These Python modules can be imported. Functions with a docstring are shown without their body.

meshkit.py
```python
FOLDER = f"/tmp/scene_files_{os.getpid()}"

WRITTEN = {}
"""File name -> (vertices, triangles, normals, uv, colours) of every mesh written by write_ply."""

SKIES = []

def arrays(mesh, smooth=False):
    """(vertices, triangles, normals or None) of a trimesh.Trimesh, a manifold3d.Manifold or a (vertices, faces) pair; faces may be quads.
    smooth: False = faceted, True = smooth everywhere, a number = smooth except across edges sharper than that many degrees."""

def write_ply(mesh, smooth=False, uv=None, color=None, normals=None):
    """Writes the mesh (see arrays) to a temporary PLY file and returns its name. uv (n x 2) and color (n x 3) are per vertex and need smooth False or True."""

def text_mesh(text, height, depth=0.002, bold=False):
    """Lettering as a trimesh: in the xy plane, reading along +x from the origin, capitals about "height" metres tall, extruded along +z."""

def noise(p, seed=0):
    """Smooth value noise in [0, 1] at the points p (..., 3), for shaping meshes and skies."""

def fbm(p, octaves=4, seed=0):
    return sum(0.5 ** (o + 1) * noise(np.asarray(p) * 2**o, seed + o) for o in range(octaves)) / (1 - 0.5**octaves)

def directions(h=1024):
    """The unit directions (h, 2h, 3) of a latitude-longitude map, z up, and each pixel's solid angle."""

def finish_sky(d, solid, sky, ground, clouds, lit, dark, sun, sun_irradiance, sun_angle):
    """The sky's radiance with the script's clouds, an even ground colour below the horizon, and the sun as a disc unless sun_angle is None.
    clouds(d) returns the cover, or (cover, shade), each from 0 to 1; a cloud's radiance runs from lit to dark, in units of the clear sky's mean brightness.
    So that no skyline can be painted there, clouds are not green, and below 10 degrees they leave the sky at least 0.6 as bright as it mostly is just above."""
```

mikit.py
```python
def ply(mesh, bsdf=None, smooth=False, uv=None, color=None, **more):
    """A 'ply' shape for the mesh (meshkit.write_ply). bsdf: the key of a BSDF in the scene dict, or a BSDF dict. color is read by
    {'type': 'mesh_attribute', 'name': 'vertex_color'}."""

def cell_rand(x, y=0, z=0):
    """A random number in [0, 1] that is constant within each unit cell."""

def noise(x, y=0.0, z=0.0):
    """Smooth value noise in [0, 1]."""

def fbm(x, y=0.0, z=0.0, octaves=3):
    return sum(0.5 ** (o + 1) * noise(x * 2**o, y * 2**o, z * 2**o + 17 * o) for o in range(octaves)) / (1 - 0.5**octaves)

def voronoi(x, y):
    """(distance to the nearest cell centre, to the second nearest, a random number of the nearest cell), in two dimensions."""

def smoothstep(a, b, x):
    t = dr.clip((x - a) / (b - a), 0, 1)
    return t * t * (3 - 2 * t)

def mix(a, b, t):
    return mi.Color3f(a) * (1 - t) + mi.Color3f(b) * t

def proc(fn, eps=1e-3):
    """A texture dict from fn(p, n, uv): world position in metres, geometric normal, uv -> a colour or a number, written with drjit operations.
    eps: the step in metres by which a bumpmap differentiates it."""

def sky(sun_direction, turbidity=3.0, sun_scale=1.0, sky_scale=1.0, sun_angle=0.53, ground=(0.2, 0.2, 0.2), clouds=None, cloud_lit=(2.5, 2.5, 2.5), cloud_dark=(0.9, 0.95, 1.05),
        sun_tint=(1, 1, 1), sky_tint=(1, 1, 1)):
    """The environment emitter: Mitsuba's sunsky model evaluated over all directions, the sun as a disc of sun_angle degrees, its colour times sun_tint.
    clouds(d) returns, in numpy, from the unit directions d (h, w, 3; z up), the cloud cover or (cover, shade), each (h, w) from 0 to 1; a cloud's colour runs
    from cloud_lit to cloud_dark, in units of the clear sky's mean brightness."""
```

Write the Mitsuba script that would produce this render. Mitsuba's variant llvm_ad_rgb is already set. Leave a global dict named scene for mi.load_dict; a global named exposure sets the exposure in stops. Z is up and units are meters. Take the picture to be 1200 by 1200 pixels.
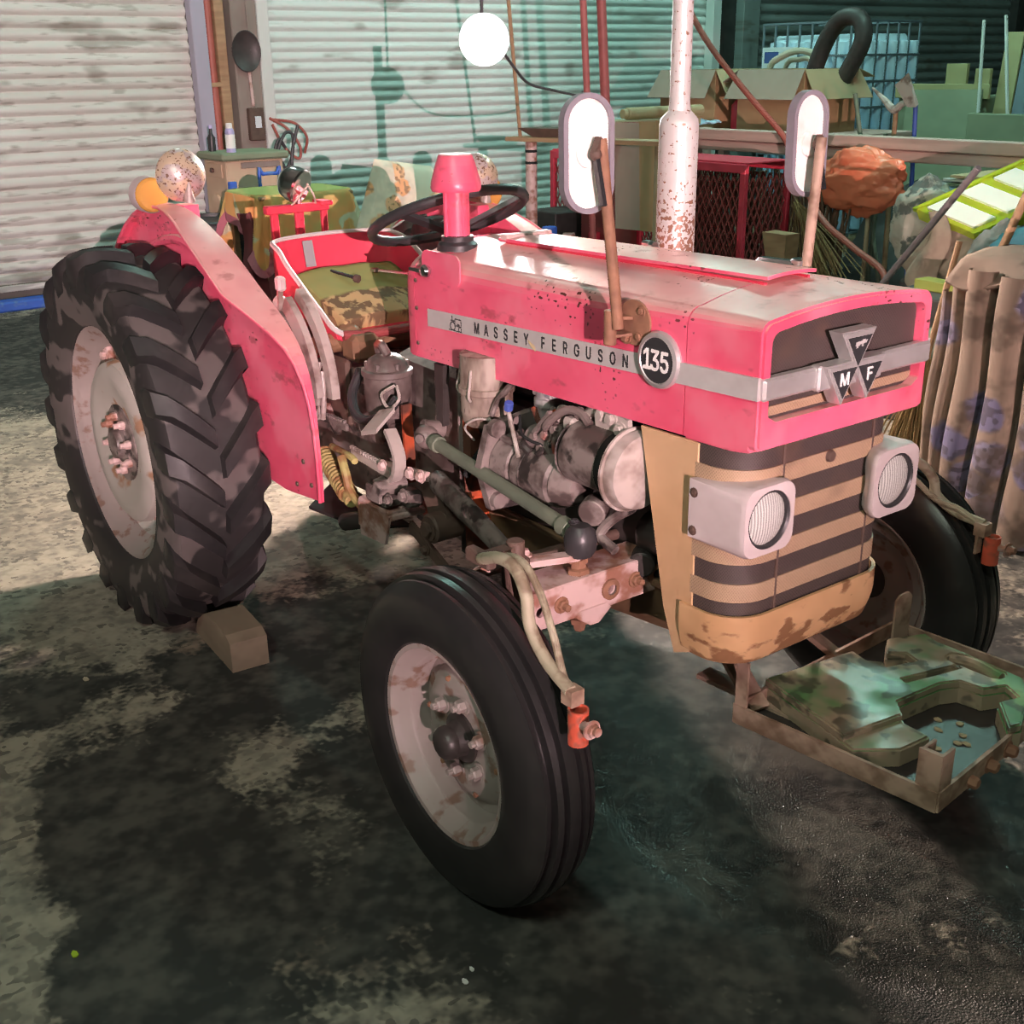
import math, random
import numpy as np
import trimesh
import drjit as dr
import mitsuba as mi
import mikit, meshkit
from mikit import noise, fbm, voronoi, cell_rand, smoothstep, mix
from shapely.geometry import Polygon, Point, box as sbox
from shapely import affinity
from shapely.ops import unary_union

T = mi.ScalarTransform4f
scene, labels = {'type': 'scene'}, {}
PI = math.pi

# ---------------------------------------------------------------- camera, light, exposure
CAM = np.array([1.790, -1.839, 1.699])
YAW, PIT, ROL = 2.502, -0.366, -0.015
_F = np.array([math.cos(YAW) * math.cos(PIT), math.sin(YAW) * math.cos(PIT), math.sin(PIT)])
_R = np.cross(_F, [0, 0, 1]); _R /= np.linalg.norm(_R)
_U = np.cross(_R, _F)
_U2 = -_R * math.sin(ROL) + _U * math.cos(ROL)
scene['camera'] = {'type': 'perspective', 'fov': 2 * math.degrees(math.atan(600 / 1373.3)), 'fov_axis': 'x', 'near_clip': 0.05, 'far_clip': 100.0,
                   'to_world': T().look_at(origin=CAM.tolist(), target=(CAM + _F).tolist(), up=_U2.tolist())}
exposure = -0.06
FLOOD = (11.0, -5.35, 2.60)       # an unseen narrow flood lamp lighting tractor and left shutters, far behind the photographer's right shoulder
FLOOD_AIM = (-2.2, .20, 1.92)
FLOOD_I = tuple(v * 900 for v in (1.0, .69, .71))
BULB = (-2.94, 1.56, 1.80)       # the work lamp hung up behind the tractor, facing the camera's side
BULB_L = tuple(v * 2300 for v in (1.0, .76, .66))
TUBE_L = (.52, 1.0, .86); TUBE_WARM = (.86, 1.0, .82)         # unseen ceiling tubes, bluish green; the warmer one lifts the front floor
TUBES = [(-2.8, 5.0, 4.45, 1.3, 330.0, 'over the green plastic case'), (-5.0, 1.2, 4.45, 1.3, 170.0, 'over the draped table'), (2.2, -3.6, 4.45, 1.3, 400.0, 'to light the front floor from behind the camera'), (-6.0, 5.9, 4.45, 1.3, 230.0, 'over the open cartons')]

scene['unseen_flood_light'] = {'type': 'spot', 'to_world': T().look_at(origin=FLOOD, target=FLOOD_AIM, up=[0, 0, 1]),
                             'intensity': {'type': 'rgb', 'value': list(FLOOD_I)}, 'cutoff_angle': 9.2, 'beam_width': 6.2}
scene['unseen_low_light'] = {'type': 'spot', 'to_world': T().look_at(origin=(11.0, -5.0, .95), target=(-3.0, 4.45, .66), up=[0, 0, 1]),
                           'intensity': {'type': 'rgb', 'value': [v * 720 for v in (1.0, .70, .66)]}, 'cutoff_angle': 3.9, 'beam_width': 2.0}  # unseen lamp placed to light the red cage and sacks under the beam

# ---------------------------------------------------------------- helpers
def V(*a): return np.array(a, float)

def cat(*ms):
    ms = [m for m in (ms[0] if len(ms) == 1 and isinstance(ms[0], (list, tuple)) else ms) if m is not None]
    return trimesh.util.concatenate(ms) if len(ms) > 1 else ms[0]

def tf(m, loc=(0, 0, 0), rx=0, ry=0, rz=0, sc=None):
    m = m.copy()
    if sc is not None: m.apply_scale(sc)
    M = trimesh.transformations.euler_matrix(math.radians(rx), math.radians(ry), math.radians(rz), 'sxyz')
    M[:3, 3] = loc
    m.apply_transform(M)
    return m

def rbox(size, loc=(0, 0, 0), r=0.004, rx=0, ry=0, rz=0):
    s = np.array(size, float) / 2
    r = min(r, 0.45 * 2 * s.min())
    pts = []
    for sx in (-1, 1):
        for sy in (-1, 1):
            for sz in (-1, 1):
                c = s * (sx, sy, sz)
                for k in range(3):
                    d = -r * np.array((sx, sy, sz), float); d[k] = 0
                    pts.append(c + d)
    m = trimesh.convex.convex_hull(np.array(pts))
    return tf(m, loc, rx, ry, rz)

def bb(x0, x1, y0, y1, z0, z1, r=0.004):
    return rbox((abs(x1 - x0), abs(y1 - y0), abs(z1 - z0)), ((x0 + x1) / 2, (y0 + y1) / 2, (z0 + z1) / 2), r)

def frame_of(d):
    d = np.asarray(d, float); d = d / np.linalg.norm(d)
    a = np.cross(d, [0, 0, 1.0] if abs(d[2]) < 0.9 else [1.0, 0, 0]); a /= np.linalg.norm(a)
    return d, a, np.cross(d, a)

def lathe(prof, n=32, axis=(0, 0, 1), loc=(0, 0, 0)):
    """prof: (radius, height) list from bottom to top, revolved about axis."""
    prof = np.array(prof, float)
    d, a, b = frame_of(axis)
    th = np.arange(n) * 2 * PI / n
    ring = np.cos(th)[:, None] * a + np.sin(th)[:, None] * b
    v = (prof[:, 0][:, None, None] * ring[None] + prof[:, 1][:, None, None] * d).reshape(-1, 3) + np.asarray(loc, float)
    m = len(prof)
    i, j = np.meshgrid(np.arange(m - 1), np.arange(n), indexing='ij')
    j2 = (j + 1) % n
    q = np.stack([i * n + j, i * n + j2, (i + 1) * n + j2, (i + 1) * n + j], -1).reshape(-1, 4)
    f = np.vstack([q[:, [0, 1, 2]], q[:, [0, 2, 3]]])
    ms = trimesh.Trimesh(v, f, process=True)
    ms.update_faces(ms.nondegenerate_faces())
    if ms.is_watertight and ms.volume < 0: ms.invert()
    return ms

def cyl(p0, p1, r, r2=None, n=20, bev=None):
    p0, p1 = np.asarray(p0, float), np.asarray(p1, float)
    L = np.linalg.norm(p1 - p0); r2 = r if r2 is None else r2
    b = min(r, r2, L / 2) * 0.15 if bev is None else bev
    return lathe([(0, 0), (r - b, 0), (r, b), (r2, L - b), (r2 - b, L), (0, L)], n, p1 - p0, p0)

def smooth_path(pts, k=6):
    p = np.asarray(pts, float)
    if len(p) < 3: return p
    q = np.vstack([2 * p[0] - p[1], p, 2 * p[-1] - p[-2]])
    out = []
    for i in range(1, len(q) - 2):
        for t in np.arange(k) / k:
            a, b, c, d = q[i - 1], q[i], q[i + 1], q[i + 2]
            out.append(0.5 * ((2 * b) + (c - a) * t + (2 * a - 5 * b + 4 * c - d) * t * t + (3 * b - a - 3 * c + d) * t ** 3))
    out.append(p[-1])
    return np.array(out)

def sweep(pts, sec, k=6, closed=False, up=None, scale=None):
    """section (n x 2) swept along a smooth path, capped."""
    p = smooth_path(pts, k) if k > 1 else np.asarray(pts, float)
    sec = np.asarray(sec, float); n = len(sec)
    t = np.gradient(p, axis=0); t /= np.linalg.norm(t, axis=1, keepdims=True)
    if up is None:
        _, a, _ = frame_of(t[0])
    else:
        a = np.cross(t[0], up); a /= np.linalg.norm(a)
    rings = []
    sc = np.ones(len(p)) if scale is None else np.interp(np.linspace(0, 1, len(p)), np.linspace(0, 1, len(scale)), scale)
    for i in range(len(p)):
        a = np.cross(t[i], up) if up is not None else a - t[i] * (a @ t[i])
        a = a / np.linalg.norm(a)
        b = np.cross(t[i], a)
        rings.append(p[i] + sc[i] * (sec[:, :1] * a + sec[:, 1:] * b))
    v = np.vstack(rings + [p[:1], p[-1:]])
    f = []
    for i in range(len(p) - 1):
        for j in range(n):
            j2 = (j + 1) % n
            f += [(i * n + j, i * n + j2, (i + 1) * n + j2), (i * n + j, (i + 1) * n + j2, (i + 1) * n + j)]
    e = len(p) * n
    for j in range(n):
        f += [(e, (j + 1) % n, j), (e + 1, (len(p) - 1) * n + j, (len(p) - 1) * n + (j + 1) % n)]
    m = trimesh.Trimesh(v, f, process=False)
    if m.volume < 0: m.invert()
    return m

def tube(pts, r, n=10, k=6, scale=None):
    th = np.arange(n) * 2 * PI / n
    return sweep(pts, np.c_[np.cos(th), np.sin(th)] * r, k, scale=scale)

def bar(p0, p1, w, h, up=(0, 0, 1)):
    return sweep([p0, p1], [(-w / 2, -h / 2), (w / 2, -h / 2), (w / 2, h / 2), (-w / 2, h / 2)], 1, up=np.asarray(up, float))

def prism(poly, h, o=(0, 0, 0), u=(1, 0, 0), v=(0, 1, 0), bev=0.0):
    """A 2-D outline (points or shapely polygon) in the plane (o; u, v), extruded by h along u x v, with an optional bevelled rim."""
    if not hasattr(poly, 'exterior'): poly = Polygon(poly)
    poly = poly.buffer(0)
    u, v = np.asarray(u, float), np.asarray(v, float)
    w = np.cross(u, v)
    parts = []
    for g in getattr(poly, 'geoms', [poly]):
        if bev > 0:
            inner = g.buffer(-bev, join_style=2)
            parts.append(trimesh.creation.extrude_polygon(g, h - bev, engine='earcut'))
            for gi in getattr(inner, 'geoms', [inner]):
                if gi.is_empty or len(gi.interiors) or len(g.interiors) or len(gi.exterior.coords) != len(g.exterior.coords):
                    if not gi.is_empty: parts.append(tf(trimesh.creation.extrude_polygon(gi, bev, engine='earcut'), (0, 0, h - bev)))
                    continue
                a, b = np.array(g.exterior.coords)[:-1], np.array(gi.exterior.coords)[:-1]
                k = np.argmin(((b - a[0]) ** 2).sum(1)); b = np.roll(b, -k, 0)
                n = len(a)
                top = trimesh.creation.triangulate_polygon(Polygon(b), engine='earcut')
                vv = np.vstack([np.c_[a, np.full(n, h - bev)], np.c_[b, np.full(n, h)], np.c_[top[0], np.full(len(top[0]), h)]])
                ff = []
                for i in range(n):
                    j = (i + 1) % n
                    ff += [(i, j, n + j), (i, n + j, n + i)]
                ff += [tuple(x + 2 * n for x in t) for t in top[1]]
                parts.append(trimesh.Trimesh(vv, ff, process=False))
        else:
            parts.append(trimesh.creation.extrude_polygon(g, h, engine='earcut'))
    m = cat(parts)
    M = np.eye(4); M[:3, 0], M[:3, 1], M[:3, 2], M[:3, 3] = u, v, w, o
    m = m.copy(); m.apply_transform(M)
    return m

def rrect(w, h, r, cx=0, cy=0):
    return sbox(cx - w / 2 + r, cy - h / 2 + r, cx + w / 2 - r, cy + h / 2 - r).buffer(r, quad_segs=6)

def hullm(*pts): return trimesh.convex.convex_hull(np.array(pts, float))

def ball(c, r, s=(1, 1, 1), sub=2):
    m = trimesh.creation.icosphere(sub, r); m.apply_scale(s); m.apply_translation(c); return m

def grid(fn, nu, nv, thick=0.0):
    """surface fn(u, v) -> xyz arrays over the unit square as a mesh; with thickness, closed."""
    u, v = np.meshgrid(np.linspace(0, 1, nu), np.linspace(0, 1, nv), indexing='ij')
    P = np.stack(fn(u, v), -1)
    def faces(o, flip):
        i, j = np.meshgrid(np.arange(nu - 1), np.arange(nv - 1), indexing='ij')
        q = np.stack([i * nv + j, (i + 1) * nv + j, (i + 1) * nv + j + 1, i * nv + j + 1], -1).reshape(-1, 4) + o
        f = np.vstack([q[:, [0, 1, 2]], q[:, [0, 2, 3]]])
        return f[:, ::-1] if flip else f
    if not thick: return trimesh.Trimesh(P.reshape(-1, 3), faces(0, False), process=False)
    du, dv = np.gradient(P, axis=0), np.gradient(P, axis=1)
    n = np.cross(du, dv); n /= np.linalg.norm(n, axis=-1, keepdims=True) + 1e-12
    Q = P - n * thick
    N = nu * nv
    idx = np.arange(N).reshape(nu, nv)
    loop = np.concatenate([idx[:-1, 0], idx[-1, :-1], idx[:0:-1, -1], idx[0, :0:-1]])
    l2 = np.roll(loop, -1)
    side = np.vstack([np.c_[loop, loop + N, l2], np.c_[l2, loop + N, l2 + N]])
    m = trimesh.Trimesh(np.vstack([P.reshape(-1, 3), Q.reshape(-1, 3)]), np.vstack([faces(0, False), faces(N, True), side]), process=False)
    return m

def bolt(c, d, r=0.012, h=0.012, washer=True):
    d, a, b = frame_of(d); c = np.asarray(c, float)
    m = [lathe([(0, 0), (r, 0), (r, h * 0.8), (r * 0.8, h), (0, h)], 6, d, c)]
    if washer: m.append(lathe([(0, -0.001), (r * 1.45, -0.001), (r * 1.45, 0.002), (0, 0.002)], 14, d, c))
    return cat(m)

_used = {}
def numbered(key):
    n = _used.get(key, 0); _used[key] = n + 1
    return key if n == 0 else '%s_%03d' % (key, n)

def obj(name, mesh, mat=None, parent=None, smooth=35, to_world=None):
    key = numbered((parent + '__' if parent else '') + name)
    d = mikit.ply(mesh, 'm_' + mat, smooth=smooth) if not isinstance(mesh, dict) else {**mesh}
    if to_world is not None: d['to_world'] = to_world
    scene[key] = d
    return key

def tag(key, label=None, cat_=None, group=None, kind=None):
    e = labels.setdefault(key, {})
    if label: e['label'] = label
    if cat_: e['category'] = cat_
    if group: e['group'] = group
    if kind: e['kind'] = kind
    return key

def thing(name, label, cat_, group=None):
    return tag(numbered(name), label, cat_, group)

def struct(name, mesh, mat, smooth=35, label=None):
    k = obj(name, mesh, mat, None, smooth)
    return tag(k, label, None, None, 'structure')

# ---------------------------------------------------------------- materials
def C(*a): return mi.Color3f(*a)

def mat(name, color, rough=0.5, metal=0.0, spec=0.5, coat=0.0, bump=None, scale=0.002, eps=1e-3, **kw):
    def tex(v):
        if callable(v): return mikit.proc(v)
        if isinstance(v, (tuple, list)): return {'type': 'rgb', 'value': list(v)}
        return float(v)
    b = {'type': 'principled', 'base_color': tex(color), 'roughness': tex(rough), 'metallic': tex(metal), 'specular': spec, **kw}
    if coat: b['clearcoat'] = coat; b['clearcoat_gloss'] = 0.9
    if bump is not None:
        b = {'type': 'bumpmap', 'arbitrary': mikit.proc(bump, eps), 'scale': scale, 'bsdf': b}
    scene['m_' + name] = {'type': 'twosided', 'bsdf': b}
    return name

# oil and water stains, pale patches, and painted shade under and beyond the tractor: (x, y, radius x, radius y, strength)
STAINS_SHADE = [(-0.62, -1.18, .36, .22, .30), (-0.28, -1.22, .30, .20, .26), (-0.02, -1.36, .20, .14, .22), (-1.30, -1.18, .34, .20, .24), (-1.05, -0.75, .30, .2, .14),
          (-0.85, -0.35, .5, .4, .26), (-1.5, -0.1, .5, .35, .22), (0.35, -0.22, .25, .35, .18), (-.35, .35, .45, .35, .30), (.3, 1.3, .5, .4, .2), (-.1, .8, .5, .4, .2), (0.05, -0.05, .4, .4, .25), (0.75, 0.3, .45, .4, .18), (0.2, -0.62, .2, .12, .1),
          (-6.2, 0.2, 1.4, 1.2, .35), (-6.0, 2.2, 1.4, 1.6, .3),
          (-0.95, -1.42, .22, .08, -.26), (-0.45, -1.58, .30, .13, -.34), (-0.10, -1.58, .2, .1, -.2), (-0.72, -0.78, .22, .16, -.16), (-1.5, -0.85, .3, .14, -.16), (0.12, -0.98, .22, .12, -.14),
          (-2.9, -0.6, 1.0, .8, -.22), (-1.9, .4, .6, .5, -.1), (0.55, -0.42, .15, .08, -.1), (0.85, -0.1, .3, .25, .12), (.45, -.6, .3, .2, .10), (-1.85, -1.0, .25, .1, -.1)]

def stain_shade(x, y):
    s = mi.Float(0)
    for (a, b, rx, ry, k) in STAINS_SHADE:
        d = dr.square((x - a) / rx) + dr.square((y - b) / ry)
        s += k * dr.exp(-d)
    return s

def floor_dark(p):
    x, y = p.x, p.y
    xx = x + 0.10 * (noise(x * 6, y * 6, 3) - .5); yy = y + 0.10 * (noise(x * 6, y * 6, 9) - .5)
    f = fbm(xx * 2.6 + 3.1, yy * 2.6, 1.7, 4) + stain_shade(xx, yy) + .20 * (fbm(x * 20, y * 20, 5, 4) - .5) + .10 * (noise(x * 90, y * 90, 4) - .5)
    return smoothstep(.47, .62, f)

def floor_col(p, n, uv):
    x, y = p.x, p.y
    d = floor_dark(p)
    m = fbm(x * 9, y * 9, 2.2, 4)
    light = mix((.41, .365, .29), (.22, .20, .165), smoothstep(.33, .70, .55 * m + .45 * fbm(x * 38, y * 38, 6.1, 3)))
    pit = smoothstep(.66, .72, noise(x * 60, y * 60, 2)) * smoothstep(.45, .6, noise(x * 14, y * 14, 6))
    rust = smoothstep(.58, .72, fbm(x * 2.1 + 7, y * 2.1, 8.8, 3)) * .55
    light = mix(light, (.17, .085, .06), rust)
    light = mix(light, (.09, .082, .07), pit * .7)
    light = mix(light, (.15, .135, .11), smoothstep(.60, .70, fbm(x * 30 + 3, y * 30, 2.9, 3)) * .6)
    dk = mix((.030, .031, .029), (.095, .09, .078), smoothstep(.38, .72, .5 * m + .5 * fbm(x * 30, y * 30, 9.1, 3)))
    return mix(light, dk, d)

def floor_wet(p):
    x, y = p.x, p.y
    s = mi.Float(0)
    for (a, b, rx, ry, k) in [(-0.15, 0.15, .65, .5, .95), (0.55, 0.02, .5, .35, .95), (-.35, -1.22, .3, .2, .35), (.3, .35, .5, .3, .4), (-.4, .2, .4, .4, .4)]:
        s += k * dr.exp(-dr.square((x - a) / rx) - dr.square((y - b) / ry))
    return smoothstep(.45, .75, s + .8 * (fbm(x * 4, y * 4, 4.4, 3) - .5))

def floor_rough(p, n, uv):
    return dr.lerp(mi.Float(.70), mi.Float(.17), floor_wet(p))

def floor_bump(p, n, uv):
    x, y = p.x, p.y
    return fbm(x * 110, y * 110, 3.3, 3) * .5 + noise(x * 330, y * 330, 7) * .55 + .8 * fbm(x * 12, y * 12, 1, 2) - .5 * floor_dark(p)

mat('concrete_floor', floor_col, floor_rough, bump=floor_bump, scale=.0045, eps=8e-4, spec=.5)

def shutter_fn(a, b, seed, dirt=.5):
    def fn(p, n, uv):
        m = fbm(p.y * .9, p.z * 5, seed, 4)
        s = fbm(p.y * 6 + 3, p.z * 40, seed + 2, 3)
        c = mix(a, b, smoothstep(.3, .75, m))
        low = smoothstep(.75, .1, p.z)
        c = mix(c, (.13, .105, .07), dirt * smoothstep(.60, .82, s + .25 * low))
        return mix(c, (.10, .075, .045), smoothstep(.64, .85, fbm(p.y * 3, p.z * 9, seed + 5, 3) + .3 * low) * .45)
    return fn

mat('shutter_cream', shutter_fn((.60, .60, .56), (.54, .53, .49), 1.0, .4), .45, spec=.4)
mat('shutter_green', shutter_fn((.60, .65, .625), (.57, .615, .59), 4.0, .12), .45, spec=.4)
mat('shutter_dark', shutter_fn((.20, .235, .23), (.14, .165, .165), 7.0, .3), .5, spec=.4)
mat('wall_grey', lambda p, n, uv: mix((.20, .20, .18), (.13, .13, .12), fbm(p.y * 2, p.z * 2, p.x * 2, 4)), .85)
mat('ceiling_dark', (.16, .165, .16), .9)
mat('blue_paint', lambda p, n, uv: mix((.045, .13, .55), (.10, .20, .50), smoothstep(.5, .7, fbm(p.x * 20, p.y * 20, p.z * 20, 3))), .5)
mat('lilac_paint', (.36, .34, .42), .5)
mat('white_paint', (.60, .62, .60), .5)
mat('column_grey', lambda p, n, uv: mix((.30, .25, .22), (.20, .16, .14), fbm(p.y * 6, p.z * 3, 2, 4)), .8)

def red_fn(p, n, uv):
    x, y, z = p.x, p.y, p.z
    m = fbm(x * 5, y * 5, z * 5, 4)
    c = mix((.80, .125, .215), (.72, .085, .16), smoothstep(.35, .7, m))
    fade = smoothstep(.46, .72, fbm(x * 9 + 4, y * 9, z * 7, 4))
    c = mix(c, (.80, .24, .31), fade * .5)
    up = smoothstep(.25, .80, n.z + .35 * (m - .5))
    dust = mix((.64, .46, .40), (.60, .37, .33), smoothstep(.3, .7, fbm(x * 12, y * 12, z * 12 + 4, 3)))
    c = mix(c, dust, up * .66)
    grime = smoothstep(.62, .78, fbm(x * 18 + 2, y * 18, z * 26, 4))
    c = mix(c, (.26, .06, .055), grime * .5)
    chip = smoothstep(.80, .83, noise(x * 120, y * 120, z * 120)) * smoothstep(.64, .80, noise(x * 9, y * 9, z * 9 + 3))
    return mix(c, (.10, .03, .025), chip)

mat('red_paint', red_fn, .36, spec=.5)
mat('red_plain', lambda p, n, uv: mix((.72, .06, .11), (.58, .04, .07), fbm(p.x * 8, p.y * 8, p.z * 8, 3)), .42)
mat('red_dark', lambda p, n, uv: mix((.30, .06, .06), (.20, .04, .04), fbm(p.x * 8, p.y * 8, p.z * 8, 3)), .55)

def cream_fn(p, n, uv):
    x, y, z = p.x, p.y, p.z
    m = fbm(x * 6, y * 6, z * 6, 4)
    c = mix((.62, .38, .20), (.52, .30, .15), smoothstep(.35, .7, m))
    r = smoothstep(.58, .74, fbm(x * 26, y * 22, z * 34, 4) + .30 * smoothstep(.62, .52, z))
    return mix(c, (.20, .085, .04), r * .85)
mat('cream_rust', cream_fn, .45)

def rubber_fn(p, n, uv):
    m = fbm(p.x * 7, p.y * 7, p.z * 7, 4)
    return mix((.018, .017, .018), (.036, .032, .031), smoothstep(.40, .75, m))
mat('rubber', rubber_fn, lambda p, n, uv: dr.lerp(mi.Float(.36), mi.Float(.62), fbm(p.x * 11, p.y * 11, p.z * 11, 3)), spec=.5)
mat('rubber_dusty', lambda p, n, uv: mix((.024, .022, .022), (.10, .086, .082), smoothstep(.50, .58, fbm(p.x * 10, p.y * 10, p.z * 10, 3)) * smoothstep(.28, .36, noise(p.x * 6, p.y * 9, p.z * 6))), .6)
mat('rubber_wet', lambda p, n, uv: mix((.011, .011, .012), (.024, .022, .022), fbm(p.x * 12, p.y * 12, p.z * 12, 3)), .30, spec=.6)

def rim_fn(p, n, uv):
    x, y, z = p.x, p.y, p.z
    c = mix((.33, .285, .265), (.24, .20, .185), fbm(x * 6, y * 6, z * 6, 4))
    r = smoothstep(.56, .72, fbm(x * 26 + 1, y * 26, z * 26, 4))
    return mix(c, (.17, .08, .045), r * .7)
mat('rim_paint', rim_fn, .5)
mat('disc_paint', lambda p, n, uv: mix(mix((.44, .42, .38), (.36, .33, .29), fbm(p.x * 5, p.y * 5, p.z * 5, 4)), (.30, .14, .06), smoothstep(.60, .75, fbm(p.x * 13, p.y * 13, p.z * 13 + 5, 4)) * .8), .5)
mat('olive_tube', lambda p, n, uv: mix((.36, .32, .23), (.20, .15, .10), smoothstep(.45, .7, fbm(p.x * 30, p.y * 30, p.z * 30, 4))), .55)
mat('clamp_red', lambda p, n, uv: mix((.55, .09, .05), (.25, .10, .07), smoothstep(.5, .7, fbm(p.x * 40, p.y * 40, p.z * 40, 3))), .5)
mat('rust', lambda p, n, uv: mix((.34, .17, .10), (.16, .075, .05), fbm(p.x * 40, p.y * 40, p.z * 40, 4)), .75)
mat('rust_pink', lambda p, n, uv: mix((.55, .40, .38), (.28, .13, .09), smoothstep(.42, .68, fbm(p.x * 18, p.y * 18, p.z * 18, 4))), .5)
mat('rust_dark', lambda p, n, uv: mix((.14, .085, .065), (.07, .045, .038), fbm(p.x * 25, p.y * 25, p.z * 25, 4)), .6)
mat('tool_rust', lambda p, n, uv: mix((.42, .29, .22), (.20, .12, .08), smoothstep(.35, .7, fbm(p.x * 20, p.y * 20, p.z * 20, 4))), .6)

def oily_fn(p, n, uv):
    x, y, z = p.x, p.y, p.z
    m = fbm(x * 10, y * 10, z * 10, 4)
    c = mix((.20, .155, .145), (.085, .062, .057), smoothstep(.35, .68, m))
    c = mix(c, (.46, .06, .028), smoothstep(.66, .76, fbm(x * 8 + 9, y * 8, z * 8, 3)) * .75)
    return mix(c, (.028, .023, .022), smoothstep(.56, .70, fbm(x * 16, y * 16, z * 16 + 8, 4)) * .85)
mat('oily_iron', oily_fn, .42, spec=.5)
mat('oily_dark', lambda p, n, uv: mix((.055, .045, .043), (.025, .021, .020), fbm(p.x * 14, p.y * 14, p.z * 14, 3)), .4)
mat('orange_iron', lambda p, n, uv: mix((.42, .075, .03), (.12, .045, .03), smoothstep(.40, .65, fbm(p.x * 12, p.y * 12, p.z * 12, 4))), .45)
mat('brown_grease', lambda p, n, uv: mix((.26, .15, .085), (.12, .07, .045), fbm(p.x * 12, p.y * 12, p.z * 12, 4)), .4)
mat('grey_iron', lambda p, n, uv: mix(mix((.22, .18, .168), (.085, .062, .057), smoothstep(.38, .66, fbm(p.x * 22, p.y * 22, p.z * 22, 4))), (.022, .018, .017), smoothstep(.56, .66, fbm(p.x * 17 + 5, p.y * 17, p.z * 17, 4)) * .9), .42)
mat('dirty_tin', lambda p, n, uv: mix(mix((.34, .28, .235), (.15, .10, .08), smoothstep(.35, .65, fbm(p.x * 26, p.y * 26, p.z * 9, 4))), (.06, .04, .032), smoothstep(.58, .68, fbm(p.x * 30 + 5, p.y * 30, p.z * 12, 4)) * .8), .45)
mat('pale_metal', lambda p, n, uv: mix((.42, .365, .335), (.19, .14, .12), smoothstep(.45, .72, fbm(p.x * 16, p.y * 16, p.z * 16, 4))), .42, spec=.6)
mat('silver', lambda p, n, uv: mix((.62, .60, .60), (.48, .45, .44), fbm(p.x * 22, p.y * 22, p.z * 22, 3)), .34, metal=.55)
mat('silver_flat', lambda p, n, uv: mix((.50, .48, .47), (.40, .37, .36), fbm(p.x * 30, p.y * 30, p.z * 30, 3)), .45)
mat('exhaust_silver', lambda p, n, uv: mix((.66, .63, .61), (.30, .16, .11), smoothstep(.66, .76, fbm(p.x * 130, p.y * 130, p.z * 110, 3) + .22 * smoothstep(1.48, 1.28, p.z))), .4, metal=.25)
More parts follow.
